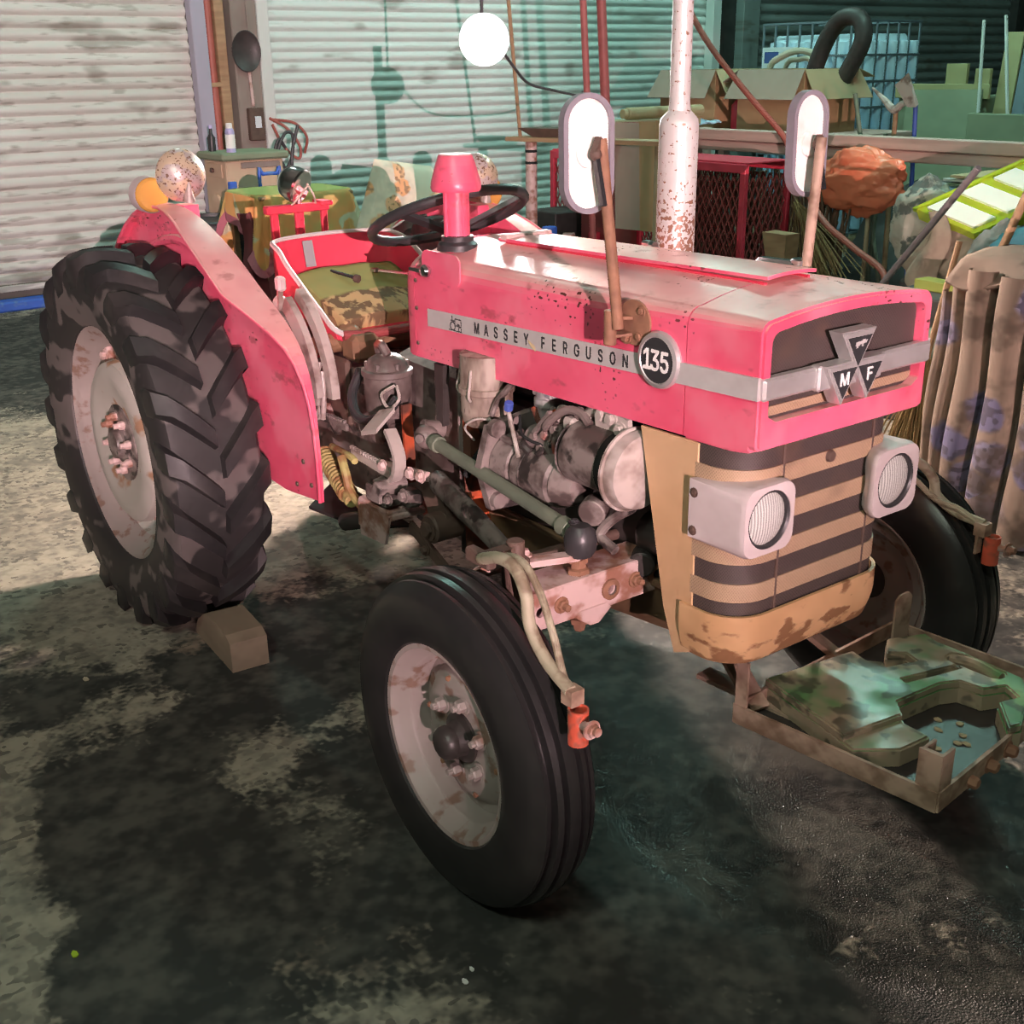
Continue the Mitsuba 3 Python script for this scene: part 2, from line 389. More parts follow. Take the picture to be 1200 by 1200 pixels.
mat('chrome', (.70, .70, .72), .13, metal=1.0)
mat('chrome_worn', lambda p, n, uv: mix(mix((.52, .44, .42), (.62, .50, .36), smoothstep(.45, .5, fbm(p.x * 25, p.y * 25, p.z * 25, 2))), (.22, .13, .09), smoothstep(.60, .68, fbm(p.x * 150, p.y * 150, p.z * 150, 3))), .3, metal=.3)
mat('black_paint', (.018, .018, .02), .35)
mat('black_matt', (.012, .012, .012), .8)
mat('black_plastic', (.035, .033, .036), .4)
mat('grey_plastic', (.30, .29, .31), .45)
mat('letter_white', (.80, .78, .76), .5)
mat('letter_dark', (.03, .03, .033), .5)
mat('mirror_white', lambda p, n, uv: mix((.80, .76, .72), (.66, .58, .52), smoothstep(.55, .8, fbm(p.x * 20, p.y * 20, p.z * 20, 3))), .45)
mat('rim_grey', (.22, .20, .23), .5)
mat('amber', (.55, .29, .07), .3)
mat('lamp_pink', lambda p, n, uv: mix((.60, .53, .53), (.44, .36, .35), fbm(p.x * 14, p.y * 14, p.z * 14, 4)), .45)
mat('lens', lambda p, n, uv: mix((.72, .72, .68), (.34, .34, .32), .5 + .5 * dr.sin(p.y * 900)), .15, metal=.15)  # pale and dark stripes paint the reflections on the lens ribs
mat('reflector', (.62, .60, .58), .2, metal=.9)

def mesh_pat(a, b):
    def fn(p, n, uv):
        u = (p.y + p.x) * 420; v = p.z * 420
        h = (dr.sin(u * 2) * dr.sin(v * 2))
        m = fbm(p.x * 9, p.y * 9, p.z * 9, 3)
        return mix(mix(a, b, smoothstep(-.2, .6, h)), (.10, .06, .045), smoothstep(.55, .75, m) * .6)
    return fn
mat('grille_dark', mesh_pat((.075, .054, .050), (.045, .033, .031)), .55)
mat('grille_brass', mesh_pat((.42, .29, .19), (.29, .195, .125)), .5)
mat('cream_plain', lambda p, n, uv: mix((.58, .37, .21), (.48, .29, .15), smoothstep(.3, .75, fbm(p.x * 5, p.y * 5, p.z * 4, 4))), .45)

mat('wood', lambda p, n, uv: mix((.42, .27, .16), (.27, .155, .085), fbm(p.x * 9 + 40 * fbm(p.y * 1.5, p.z * 1.5, 0, 2), p.y * 9, p.z * 30, 3)), .65)
mat('wood_beam', lambda p, n, uv: mix((.58, .40, .35), (.38, .25, .22), fbm(p.x * 1.6, p.y * 30, p.z * 34, 4)), .7)
mat('wood_pale', lambda p, n, uv: mix((.42, .34, .22), (.30, .225, .14), fbm(p.x * 6, p.y * 6, p.z * 24, 4)), .7)
mat('card', lambda p, n, uv: mix((.44, .27, .15), (.36, .21, .11), fbm(p.x * 6, p.y * 6, p.z * 9, 4)), .8)
mat('card_pale', lambda p, n, uv: mix((.46, .36, .22), (.38, .29, .17), fbm(p.x * 6, p.y * 6, p.z * 9, 4)), .8)
mat('card_grey', lambda p, n, uv: mix((.36, .28, .23), (.28, .21, .17), fbm(p.x * 8, p.y * 8, p.z * 3, 4)), .8)
mat('cabinet', lambda p, n, uv: mix((.62, .47, .33), (.46, .33, .22), fbm(p.x * 4, p.y * 4, p.z * 5, 4)), .7)
mat('green_ply', lambda p, n, uv: mix((.26, .29, .19), (.17, .20, .135), fbm(p.x * 4, p.y * 4, p.z * 4, 4)), .7)
mat('yellow_ply', lambda p, n, uv: mix((.40, .37, .19), (.32, .28, .14), fbm(p.x * 4, p.y * 4, p.z * 9, 4)), .7)
mat('blue_ply', lambda p, n, uv: mix((.19, .25, .30), (.13, .17, .20), fbm(p.x * 5, p.y * 5, p.z * 5, 4)), .7)
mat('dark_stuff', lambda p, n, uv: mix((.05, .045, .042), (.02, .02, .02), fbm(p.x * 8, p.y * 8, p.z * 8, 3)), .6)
mat('twig', lambda p, n, uv: mix((.25, .15, .10), (.12, .07, .05), fbm(p.x * 14, p.y * 14, p.z * 14, 3)), .8)
mat('straw_broom', lambda p, n, uv: mix((.30, .20, .08), (.16, .10, .05), fbm(p.x * 30, p.y * 30, p.z * 8, 3)), .8)
mat('green_pole', lambda p, n, uv: mix((.17, .19, .14), (.10, .12, .09), fbm(p.x * 14, p.y * 14, p.z * 14, 3)), .6)
mat('purple_steel', (.24, .20, .22), .4, metal=.4)
mat('orange_bag', lambda p, n, uv: mix((.85, .25, .14), (.70, .14, .07), fbm(p.x * 12, p.y * 12, p.z * 12, 4)), .35)
mat('brown_sack', lambda p, n, uv: mix((.36, .29, .22), (.19, .14, .11), fbm(p.x * 10, p.y * 10, p.z * 10, 4)), .8)
mat('print_bag', lambda p, n, uv: mix((.34, .33, .28), (.10, .11, .10), smoothstep(.5, .62, fbm(p.x * 12, p.y * 12, p.z * 12, 4))), .6)
mat('teal_cloth', lambda p, n, uv: mix((.05, .20, .25), (.03, .12, .16), fbm(p.x * 8, p.y * 8, p.z * 8, 4)), .8)
mat('grey_cloth', lambda p, n, uv: mix((.26, .26, .24), (.16, .155, .145), fbm(p.x * 10, p.y * 10, p.z * 10, 4)), .8)
mat('lime_plastic', lambda p, n, uv: mix((.48, .62, .045), (.36, .47, .03), fbm(p.x * 10, p.y * 10, p.z * 10, 3)), .16, spec=.8)
mat('lime_dull', (.24, .28, .05), .5)
mat('glare_wrap', (.86, .92, .82), .12, spec=.9)  # near-white colour stands in for glare on the plastic wrap
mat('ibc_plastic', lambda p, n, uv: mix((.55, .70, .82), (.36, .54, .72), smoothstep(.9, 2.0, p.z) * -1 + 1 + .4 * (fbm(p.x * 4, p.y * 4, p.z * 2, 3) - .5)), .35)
mat('ibc_steel', (.18, .23, .27), .4, metal=.5)
mat('label_white', (.62, .66, .70), .6)
mat('label_blue', (.05, .09, .28), .5)
mat('hose_black', lambda p, n, uv: mix((.06, .045, .045), (.035, .028, .028), fbm(p.x * 20, p.y * 20, p.z * 20, 3)), .5)
mat('hose_cream', (.50, .44, .36), .5)
mat('hose_red', lambda p, n, uv: mix((.42, .11, .085), (.28, .075, .06), fbm(p.x * 8, p.y * 8, p.z * 8, 3)), .5)
mat('pole_red', lambda p, n, uv: mix((.52, .13, .13), (.36, .10, .10), fbm(p.x * 8, p.y * 8, p.z * 8, 3)), .5)
mat('can_lilac', (.42, .38, .62), .4)
mat('glass_wire', (.05, .05, .055), .5)

def blobs(ax, ay, base, spots, s, seed, soft=.05, rad=.38):
    """a printed cloth: blossoms strewn over a ground colour; ax, ay pick the cloth's plane"""
    def fn(p, n, uv):
        u, v = ax(p), ay(p)
        f1, f2, r = voronoi(u * s, v * s)
        pet = f1 + .10 * noise(u * s * 7, v * s * 7, seed)
        c = mix(base, tuple(.72 * b for b in base), smoothstep(.35, .75, fbm(u * 7, v * 7, seed, 4)))
        k = smoothstep(rad + soft, rad - soft, pet) * smoothstep(.25, .3, r)
        col = mix(spots[0], spots[1], smoothstep(.55, .6, r))
        col = mix(col, tuple(.45 * q for q in spots[0]), smoothstep(.5, .8, noise(u * s * 9, v * s * 9, seed + 3)))
        return mix(c, col, k * .85)
    return fn
mat('cushion_print', blobs(lambda p: p.y + .3 * p.x, lambda p: p.z * 1.1, (.85, .70, .56), [(.80, .34, .14), (.85, .42, .22)], 6.5, 2.0, rad=.42), .85)
mat('floral_cloth', lambda p, n, uv, g=blobs(lambda p: p.x * .8 + p.y * .45, lambda p: p.z, (.25, .185, .145), [(.13, .13, .25), (.20, .19, .30)], 6.0, 5.0, .07, .44): mix(g(p, n, uv), (.09, .065, .05), smoothstep(.52, .70, fbm(p.x * 9, p.y * 9, p.z * 9, 4)) * .8), .85)

def table_fn(p, n, uv):
    u = p.y; v = p.x + p.z * 1.3
    c = mix((.80, .36, .13), (.66, .42, .15), smoothstep(.40, .62, fbm(u * 4, v * 4, 2, 4)))
    c = mix(c, (.62, .56, .38), smoothstep(.60, .66, fbm(u * 5 + 4, v * 5, 7, 3)))
    return mix(c, (.42, .40, .14), smoothstep(.4, .85, n.z + .5 * (fbm(u * 6, v * 6, 3, 3) - .5)))
mat('table_print', table_fn, .85)
mat('pink_hem', (.56, .17, .22), .8)
mat('maroon_cloth', (.20, .05, .06), .85)
mat('olive_seat', lambda p, n, uv: mix(mix((.30, .30, .11), (.24, .27, .085), fbm(p.x * 7, p.y * 7, p.z * 7, 4)), mix((.46, .33, .16), (.14, .09, .045), smoothstep(.4, .6, fbm(p.x * 30, p.y * 42, 3, 3))), smoothstep(-1.395, -1.375, p.x + .02 * noise(p.y * 30, 0, 0))), .85)
mat('straw_pad', lambda p, n, uv: mix((.50, .38, .20), (.16, .10, .05), smoothstep(.40, .62, fbm(p.x * 40, p.y * 70, p.z * 30, 3))), .85)
mat('leaf_cloth', (.55, .42, .26), .85)

def moss_fn(p, n, uv):
    x, y, z = p.x, p.y, p.z
    m = fbm(x * 9, y * 9, z * 9, 4)
    c = mix((.42, .33, .23), (.24, .185, .13), m)
    g = smoothstep(.42, .60, fbm(x * 6 + 3, y * 6, z * 3, 4)) * smoothstep(.2, .8, n.z + .3)
    c = mix(c, (.10, .25, .09), g * .95)
    return mix(c, (.05, .05, .035), smoothstep(.56, .68, fbm(x * 24, y * 24, z * 24, 3)) * .7)
mat('moss_iron', moss_fn, lambda p, n, uv: dr.lerp(mi.Float(.25), mi.Float(.6), smoothstep(.4, .6, fbm(p.x * 9, p.y * 9, p.z * 9, 3))), spec=.5)
mat('wedge_wood', lambda p, n, uv: mix((.25, .20, .14), (.15, .115, .08), fbm(p.x * 7, p.y * 20, p.z * 20, 4)), .75)
mat('yellow_green_coil', lambda p, n, uv: mix((.45, .40, .16), (.28, .14, .06), smoothstep(.4, .65, fbm(p.x * 22, p.y * 22, p.z * 22, 3))), .5)
mat('beige_cap', (.62, .50, .38), .6)
mat('cap_blue', (.06, .10, .40), .5)

# ---------------------------------------------------------------- the room
struct('floor', bb(-7.9, 14.0, -9.0, 15.0, -.2, 0, 0), 'concrete_floor', False)
struct('ceiling', bb(-7.9, 14.0, -9.0, 15.0, 4.6, 4.8, 0), 'ceiling_dark', False)
struct('wall_back', bb(-8.05, -7.80, -9.0, 15.0, 0, 4.6, 0), 'wall_grey', False)
struct('wall_front', bb(13.8, 14.0, -9.0, 15.0, 0, 4.6, 0), 'wall_grey', False)
struct('wall_right', bb(-7.9, 14.0, 14.8, 15.0, 0, 4.6, 0), 'wall_grey', False)
struct('wall_left', bb(-7.9, 14.0, -9.2, -9.0, 0, 4.6, 0), 'wall_grey', False)
tag('wall_back', kind='structure')

def slat_mesh(L, pitch, depth):
    """one interlocking shutter slat: a convex bow with a hooked lip, running along y"""
    t = np.linspace(0, 1, 11)
    x = depth * np.sin(PI * np.clip(t * 1.12, 0, 1)) ** .8
    z = t * pitch
    out = np.r_[np.c_[x, z], np.c_[x[::-1] - .004, z[::-1]]]
    poly = Polygon(out).buffer(0)
    return prism(poly, L, (0, 0, 0), (1, 0, 0), (0, 0, 1))

def shutter(name, y0, y1, z0, z1, pitch, depth, m, x=-7.70):
    k = tag(numbered(name), None, None, None, 'structure')
    d = mikit.ply(slat_mesh(y1 - y0, pitch, depth), 'm_' + m, smooth=30)
    n = int((z1 - z0) / pitch)
    bot = obj('bottom_rail', bb(x - .01, x + .03, y0, y1, z0 - .05, z0 - .004, .004), m, k, False)
    for i in range(n):
        obj('slat', d, m, k, to_world=T().translate([x, y1, z0 + i * pitch]))
    return k
# prism along u x v = (1,0,0)x(0,0,1) = (0,-1,0): a slat reaches from y1 down to y0
shutter('door_1', -4.4, 2.10, .17, 3.0, .0865, .026, 'shutter_cream')
shutter('door_2', 2.75, 7.86, .13, 3.0, .0800, .022, 'shutter_green')
shutter('door_3', 8.68, 13.55, .13, 3.0, .107, .036, 'shutter_dark')
for z0 in (3.0,):
    struct('wall_lintel', bb(-7.80, -7.62, -9.0, 14.8, z0, 4.6, 0), 'wall_grey', False)
struct('trim_1', bb(-7.66, -7.50, -3.4, 2.1, .0, .075, .012), 'blue_paint', label='bright blue painted sill under the cream roller shutter')
struct('trim_2', bb(-7.68, -7.58, 2.10, 2.22, 0, 3.0, .006), 'lilac_paint', label='lilac painted jamb of the cream roller shutter')
struct('trim_3', bb(-7.68, -7.58, 2.66, 2.76, 0, 3.0, .006), 'white_paint', label='pale jamb at the left of the green shutter')
struct('trim_4', bb(-7.68, -7.56, 7.84, 7.96, 0, 3.0, .006), 'white_paint', label='pale jamb at the right of the green shutter')
struct('wall_recess', bb(-7.82, -7.74, 2.2, 2.7, 0, 3.0, 0), 'dark_stuff', False)  # dark sheet stands for the gap between post and column
struct('wall_column', bb(-7.76, -7.60, 2.44, 2.665, 0, 3.0, .008), 'column_grey')
struct('wall_post', bb(-7.74, -7.60, 2.305, 2.385, 0, 3.0, .006), 'wood')
struct('door_4', bb(-7.76, -7.70, 7.96, 8.34, 0, 3.0, .004), 'dark_stuff', label='dark narrow door between the two shutters on the right')
struct('trim_5', bb(-7.70, -7.58, 8.32, 8.45, 0, 3.0, .006), 'shutter_dark')
struct('trim_6', bb(-7.72, -7.60, 8.45, 8.60, 0, 3.0, .006), 'shutter_dark')
struct('trim_7', bb(-7.70, -7.56, 13.5, 13.7, 0, 3.0, .006), 'dark_stuff')
for j, (yy, r) in enumerate([(2.262, .034)]):
    k = obj('wall_pipe', cyl((-7.64, yy, 0), (-7.64, yy, 3.0), r), 'hose_red'); tag(k, 'red brown drain pipe beside the lilac jamb', None, None, 'structure')
    for z in (.75, 1.55, 2.3): obj('bracket', bb(-7.69, -7.60, yy - .045, yy + .06, z, z + .035, .004), 'wood', k)

for i, (x, y, z, lx, s, where) in enumerate(TUBES):
    ly = .12
    t = thing('unseen_ceiling_light', 'unseen long tube light under the workshop ceiling ' + where, 'light', 'unseen tube lights under the ceiling')
    obj('housing', bb(x - lx / 2 - .05, x + lx / 2 + .05, y - ly / 2 - .03, y + ly / 2 + .03, z + .03, 4.6, .01), 'white_paint', t)
    d = mikit.ply(cyl((x - lx / 2, y, z), (x + lx / 2, y, z), .03, n=12), 'm_letter_white')
    d['emitter'] = {'type': 'area', 'radiance': {'type': 'rgb', 'value': [s * v for v in (TUBE_WARM if x > 0 else TUBE_L)]}}
    obj('tube', d, None, t)

# the work lamp hanging behind the tractor
bn = np.array((.80, -.58, -.12)); bn /= np.linalg.norm(bn)
t = thing('work_light', 'glaring white work lamp hung up behind the tractor', 'lamp')
obj('shade', lathe([(.02, -.10), (.03, -.10), (.06, -.07), (.112, .0), (.116, .0), (.116, .006), (.108, .006), (.055, -.066), (.02, -.09), (.02, -.10)], 36, bn, BULB), 'white_paint', t)  # unseen shade, keeps the bulb off the shutter behind it
d = mikit.ply(lathe([(.108, .0), (.10, .02), (.085, .040), (.055, .058), (.02, .066), (0, .067)], 36, bn, BULB), 'm_letter_white', smooth=True)
d['emitter'] = {'type': 'area', 'radiance': {'type': 'rgb', 'value': list(BULB_L)}}
obj('bulb', d, None, t)

# ---------------------------------------------------------------- the tractor (x forward, its right side at -y)
TR = thing('tractor', 'old red farm tractor with a cream radiator pan, dusty bonnet and upright silver exhaust', 'tractor')

def P(name, mesh, m, parent=None, label=None, smooth=35):
    k = obj(name, mesh, m, parent or TR, smooth)
    if label: tag(k, label)
    return k

def flipy(m, s):
    if s > 0: return m
    m = m.copy(); m.apply_transform(np.diag([1, -1, 1, 1.0])); return m

def squash(m, z=0.001):
    v = m.vertices.copy(); v[:, 2] = np.maximum(v[:, 2], z); m.vertices = v; return m

# ---- rear wheels: built about the origin with the outer face at +y
def rear_tyre():
    half = [(.372, .098), (.378, .118), (.40, .134), (.44, .145), (.485, .149), (.525, .147), (.553, .139), (.566, .127), (.573, .10), (.576, .05), (.577, 0)]
    prof = half + [(r, -y) for r, y in half[-2::-1]]
    prof = prof + [(.372, -.095), (.372, .095)]
    body = lathe(prof + [prof[0]], 72, (0, 1, 0))
    lugs = []
    N = 21
    ys = np.array([.006, .043, .080, .113, .137, .148, .150])
    rs = np.array([.577, .577, .575, .570, .557, .531, .497])
    hs = np.array([.034, .036, .036, .035, .026, .012, .001])
    dth = np.array([0, .066, .128, .182, .220, .242, .256])
    wd = np.array([.027, .029, .030, .032, .037, .040, .038])
    for s in (1, -1):
        for k in range(N):
            th0 = 2 * PI * (k + (.25 if s > 0 else -.25)) / N
            v = []
            for y, r, h, d, w in zip(ys, rs, hs, dth, wd):
                th = th0 + d
                out = V(0, 0, 0)
                for (dw, dr_) in ((-1.35, -.006), (-.9, h), (.9, h), (1.35, -.006)):
                    a = th + dw * w / .6
                    rr = r + dr_
                    yy = y + (dr_ * .55 if y > .13 else 0)
                    v.append((rr * math.cos(a), s * yy, rr * math.sin(a)))
            f = []
            m = len(ys)
            for i in range(m - 1):
                for j in range(3):
                    a, b, c, d = i * 4 + j, i * 4 + j + 1, (i + 1) * 4 + j + 1, (i + 1) * 4 + j
                    f += [(a, b, c), (a, c, d)]
            f += [(0, 2, 1), (0, 3, 2)]
            e = (m - 1) * 4
            f += [(e, e + 1, e + 2), (e, e + 2, e + 3)]
            lm = trimesh.Trimesh(v, f, process=False)
            lm.fix_normals()
            lugs.append(lm)
    return body, cat(lugs)

def rear_wheel(s, x, y, z, turn):
    g = lambda m: tf(flipy(tf(m, ry=turn), s), (x, s * y, z))
    body, lugs = rear_tyre()
    rim = lathe([(.362, .092), (.385, .100), (.390, .106), (.388, .112), (.374, .112), (.366, .100), (.352, .088), (.340, .060), (.318, .045), (.316, -.045), (.340, -.06), (.352, -.088), (.374, -.112), (.388, -.112), (.39, -.104), (.362, -.092),
                 (.350, -.060), (.325, -.040), (.325, .040), (.350, .060), (.362, .092)], 72, (0, 1, 0))
    w = P('rear_wheel', g(rim), 'rim_paint', label=('silver grey rear wheel rim' if s < 0 else None))
    obj('tyre', squash(g(body)), 'rubber_dusty', w, 28)
    obj('tread_lugs', squash(g(lugs)), 'rubber', w, 28)
    disc = lathe([(.0, .050), (.118, .050), (.135, .056), (.20, .073), (.238, .072), (.258, .058), (.264, .030), (.258, .026), (.238, .056), (.20, .058), (.135, .042), (0, .035)], 56, (0, 1, 0))
    obj('wheel_disc', g(disc.apply_translation((0, .028, 0))), 'disc_paint', w)
    obj('hub', g(cat(lathe([(0, .04), (.066, .04), (.066, .062), (.05, .068), (.045, .086), (.03, .09), (0, .09)], 28, (0, 1, 0)), lathe([(.078, .048), (.124, .048), (.124, .057), (.078, .06)], 32, (0, 1, 0))).apply_translation((0, .028, 0))), 'grey_iron', w)
    for k in range(8):
        a = 2 * PI * (k + .4) / 8
        obj('wheel_nut', g(cat(bolt((.086 * math.cos(a), .084, .086 * math.sin(a)), (0, 1, 0), .014, .022), cyl((.086 * math.cos(a), .098, .086 * math.sin(a)), (.086 * math.cos(a), .120, .086 * math.sin(a)), .009, n=10))), 'rust_pink', w, False)
    for k in range(6):
        a = 2 * PI * (k + .2) / 6
        c, sn = math.cos(a), math.sin(a)
        m = cat(tf(rbox((.075, .022, .06), (.296, .035, 0), .006), ry=-math.degrees(a)), bolt((.300 * c, .046, .300 * sn), (0, 1, 0), .014, .016), cyl((.262 * c, .03, .262 * sn), (.262 * c, .062, .262 * sn), .010, n=10))
        obj('rim_clamp', g(m), 'rust_pink', w, 30)
    return w
RWX, RWY, RWZ = -1.83, .612, .582
rear_wheel(-1, RWX, RWY, RWZ, 8)
rear_wheel(1, RWX, RWY, RWZ, 20)

# ---- front wheels
def front_wheel(s, x, y, z, steer, m_t):
    g = lambda m: tf(flipy(m, s), (x, s * y, z), rz=steer)
    half = [(.213, .058), (.224, .072), (.25, .082), (.285, .085), (.318, .080), (.338, .070), (.350, .060), (.353, .0585), (.353, .050), (.345, .047), (.345, .041), (.362, .038), (.365, .026), (.352, .021), (.352, .016), (.367, .013), (.369, 0)]
    prof = half + [(r, -yy) for r, yy in half[-2::-1]] + [(.211, -.056), (.211, .056)]
    tyre = lathe(prof + [prof[0]], 96, (0, 1, 0))
    rim = lathe([(.206, .050), (.220, .058), (.223, .063), (.220, .067), (.209, .066), (.203, .055), (.199, .045), (.188, .032), (.182, .022), (.182, -.02), (.19, -.035), (.2, -.055), (.215, -.067), (.223, -.063), (.2, -.045), (.19, -.02), (.190, .02), (.2, .04), (.206, .05)], 64, (0, 1, 0))
    w = P('front_wheel', g(rim), 'rim_paint', label='silver grey front wheel rim' if s < 0 else None)
    obj('tyre', squash(g(tyre)), m_t, w, 30)
    disc = lathe([(0, .012), (.075, .012), (.092, .017), (.115, .018), (.140, .006), (.160, -.014), (.184, -.018), (.184, -.026), (.158, -.024), (.138, -.004), (.112, .008), (.09, .008), (.07, .002), (0, .002)], 48, (0, 1, 0))
    obj('wheel_disc', g(disc), 'rim_paint', w)
    hub = lathe([(0, .0), (.056, .0), (.056, .018), (.040, .022), (.035, .042), (.037, .045), (.037, .056), (.031, .068), (.02, .074), (0, .075)], 28, (0, 1, 0))
    obj('hub', g(hub), 'oily_dark', w)
    for k in range(6):
        a = 2 * PI * (k + .35) / 6
        c, sn = math.cos(a), math.sin(a)
        obj('wheel_nut', g(cat(bolt((.084 * c, .016, .084 * sn), (0, 1, 0), .0145, .020), cyl((.084 * c, .03, .084 * sn), (.084 * c, .046, .084 * sn), .008, n=10))), 'rim_paint', w, False)
    for k in range(6):
        a = 2 * PI * (k + .85) / 6
        obj('rivet', g(cyl((.128 * math.cos(a), .006, .128 * math.sin(a)), (.128 * math.cos(a), .018, .128 * math.sin(a)), .006, n=8)), 'rust', w)
    obj('valve', g(tube([(.17, .0, .05), (.172, .03, .052), (.178, .05, .054)], .004, 8)), 'black_matt', w)
    return w
front_wheel(-1, 0.0, .634, .368, -1, 'rubber_wet')
front_wheel(1, 0.02, .685, .368, 3, 'rubber_wet')

# ---- bonnet
def hood_sec(w, zb, zt, crown, r, n_top=9):
    pts = [(-w, zb), (-w, zb + (zt - r - zb) * .33), (-w, zb + (zt - r - zb) * .66)]
    for a in np.linspace(0, PI / 2, 7): pts.append((-w + r - r * math.cos(a), zt - r + r * math.sin(a)))
    yt = np.linspace(-w + r, w - r, n_top)[1:-1]
    top = [(y, zt + crown * (1 - (y / (w - r)) ** 2)) for y in yt]
    return np.array(pts + top + [(-y, z) for y, z in pts[::-1]])

def loft(stations, thick):
    """stations: (x, section array); a thin closed shell"""
    S = [np.c_[np.full(len(s), x), s] for x, s in stations]
    Pq = np.array(S)
    nu, nv = Pq.shape[:2]
    def fn(u, v): return Pq[..., 0], Pq[..., 1], Pq[..., 2]
    return grid(fn, nu, nv, thick)

def bz(x): return .992 + (x + .8) * .018
def tz(x): return 1.252 + (x + .84) * .010
st = []
for a in np.linspace(PI / 2, 0, 8):
    x = -.745 - .108 * math.sin(a); q = 1 - math.cos(a)
    st.append((x, hood_sec(.252 - .10 * q, bz(x) + .020 * q, tz(x) - .115 * q, .030 - .008 * q, .055 + .03 * q)))
for x in np.linspace(-.70, .222, 8):
    st.append((x, hood_sec(.252, bz(x), tz(x), .028, .055 - .018 * max(0, x + .1) / .32)))
hood = loft([(-.7425, hood_sec(.252, bz(-.7425), tz(-.7425), .028, .055))] + [s for s in st if s[0] > -.742], .006)
P('bonnet', hood, 'red_paint', label='dusty red bonnet')
cowl = loft([s for s in st if s[0] <= -.744] + [(-.745, hood_sec(.252, bz(-.745), tz(-.745), .030, .055))], .006)
dk = P('instrument_cowl', cowl, 'red_paint')
xs = st[0]
obj('dashboard', prism(Polygon(xs[1]).buffer(-.002), .012, (-.846, 0, 0), (0, 1, 0), (0, 0, 1)), 'black_plastic', dk, False)
for z in (1.19, 1.12, 1.03):
    obj('rivet', bolt((-.735, -.2515, z), (0, -1, 0), .0055, .004, False), 'rust_dark', dk)
flap = prism(affinity.translate(rrect(.165, .075, .022), -.615, 1.235), .004, (0, -.2525, 0), (1, 0, 0), (0, 0, 1), 0)
obj('battery_flap', flap, 'red_paint', dk)
obj('latch', cat(lathe([(0, 0), (.014, 0), (.016, .012), (.012, .020), (0, .022)], 18, (0, -1, 0), (-.672, -.253, 1.222)), hullm((-.672, -.272, 1.228), (-.672, -.272, 1.216), (-.672, -.262, 1.222), (-.735, -.268, 1.222), (-.735, -.272, 1.218), (-.735, -.272, 1.225))), 'chrome', dk)
# rubber sleeve, breather stack
P('breather_pipe', cat(cyl((-.69, -.152, 1.25), (-.69, -.152, 1.49), .0325, n=28, bev=.001), bb(-.664, -.655, -.158, -.146, 1.27, 1.43, .002), bb(-.695, -.683, -.190, -.182, 1.27, 1.43, .002)), 'red_paint')
P('breather_cap', lathe([(0, 1.405), (.060, 1.405), (.0635, 1.413), (.0615, 1.428), (.050, 1.468), (.042, 1.490), (.038, 1.493), (0, 1.493)], 36, loc=(-.69, -.152, 0)), 'red_paint')
P('breather_sleeve', lathe([(.033, 1.262), (.053, 1.262), (.050, 1.276), (.041, 1.284), (.041, 1.296), (.033, 1.298)], 26, loc=(-.69, -.152, 0)), 'black_plastic')
# the raised centre panel on the bonnet
def panel(u, v):
    x = -.62 + .88 * u; y = -.075 + .145 * v + .012 * (1 - u) * (0)
    return x, y, tz(x) + .030 * (1 - (y / .197) ** 2) + .010 + .006 * u
P('filler_panel', grid(panel, 12, 7, .007), 'red_paint', label='dusty raised panel along the bonnet')
P('filler_rib', cat(bb(-.60, .25, -.070, -.062, 1.27, 1.291, .002), bb(-.60, .25, .058, .066, 1.27, 1.292, .002)), 'red_plain')
P('filler_strip', bb(-.615, -.585, -.075, .07, 1.284, 1.30, .003), 'rust_pink')

# ---- nose with the upper grille
ns = [(x, hood_sec(.252, bz(x) + max(0, (x - .33)) ** 1.6 * .55, tz(x), .028 - .012 * (x - .225) / .17, .037 - .009 * (x - .225) / .17)) for x in np.linspace(.225, .392, 8)]
nose = loft(ns, .006)
xo = hood_sec(.252, 1.020, tz(.4), .016, .028)
outer = Polygon(xo).buffer(-.012).buffer(.012, quad_segs=5)
inner = Polygon(np.vstack([hood_sec(.228, 1.085, tz(.4) - .022, .014, .022), [(.205, 1.072), (-.205, 1.072)]])).buffer(-.01).buffer(.01, quad_segs=5)
rimf = prism(outer.buffer(-.006).difference(inner), .030, (.384, 0, 0), (0, 1, 0), (0, 0, 1))
lipf = prism(outer.difference(inner.buffer(.008)), .024, (.384, 0, 0), (0, 1, 0), (0, 0, 1))
under = grid(lambda u, v: (.225 + .165 * u, -.246 + .492 * v, bz(.225 + .165 * u) + np.maximum(0, .165 * u - .105) ** 1.6 * .55), 8, 9, .006)
nz = P('nose_panel', cat(nose, rimf, lipf, under), 'red_paint')
P('upper_grille', prism(inner.buffer(.006), .008, (.380, 0, 0), (0, 1, 0), (0, 0, 1)), 'grille_dark', nz, smooth=False) if False else obj('upper_grille', prism(inner.buffer(.006), .008, (.384, 0, 0), (0, 1, 0), (0, 0, 1)), 'grille_dark', nz, False)
obj('grille_band', prism(inner.intersection(sbox(-1, 1.076, 1, 1.100)).buffer(-.003), .004, (.391, 0, 0), (0, 1, 0), (0, 0, 1)), 'grille_brass', nz, False)
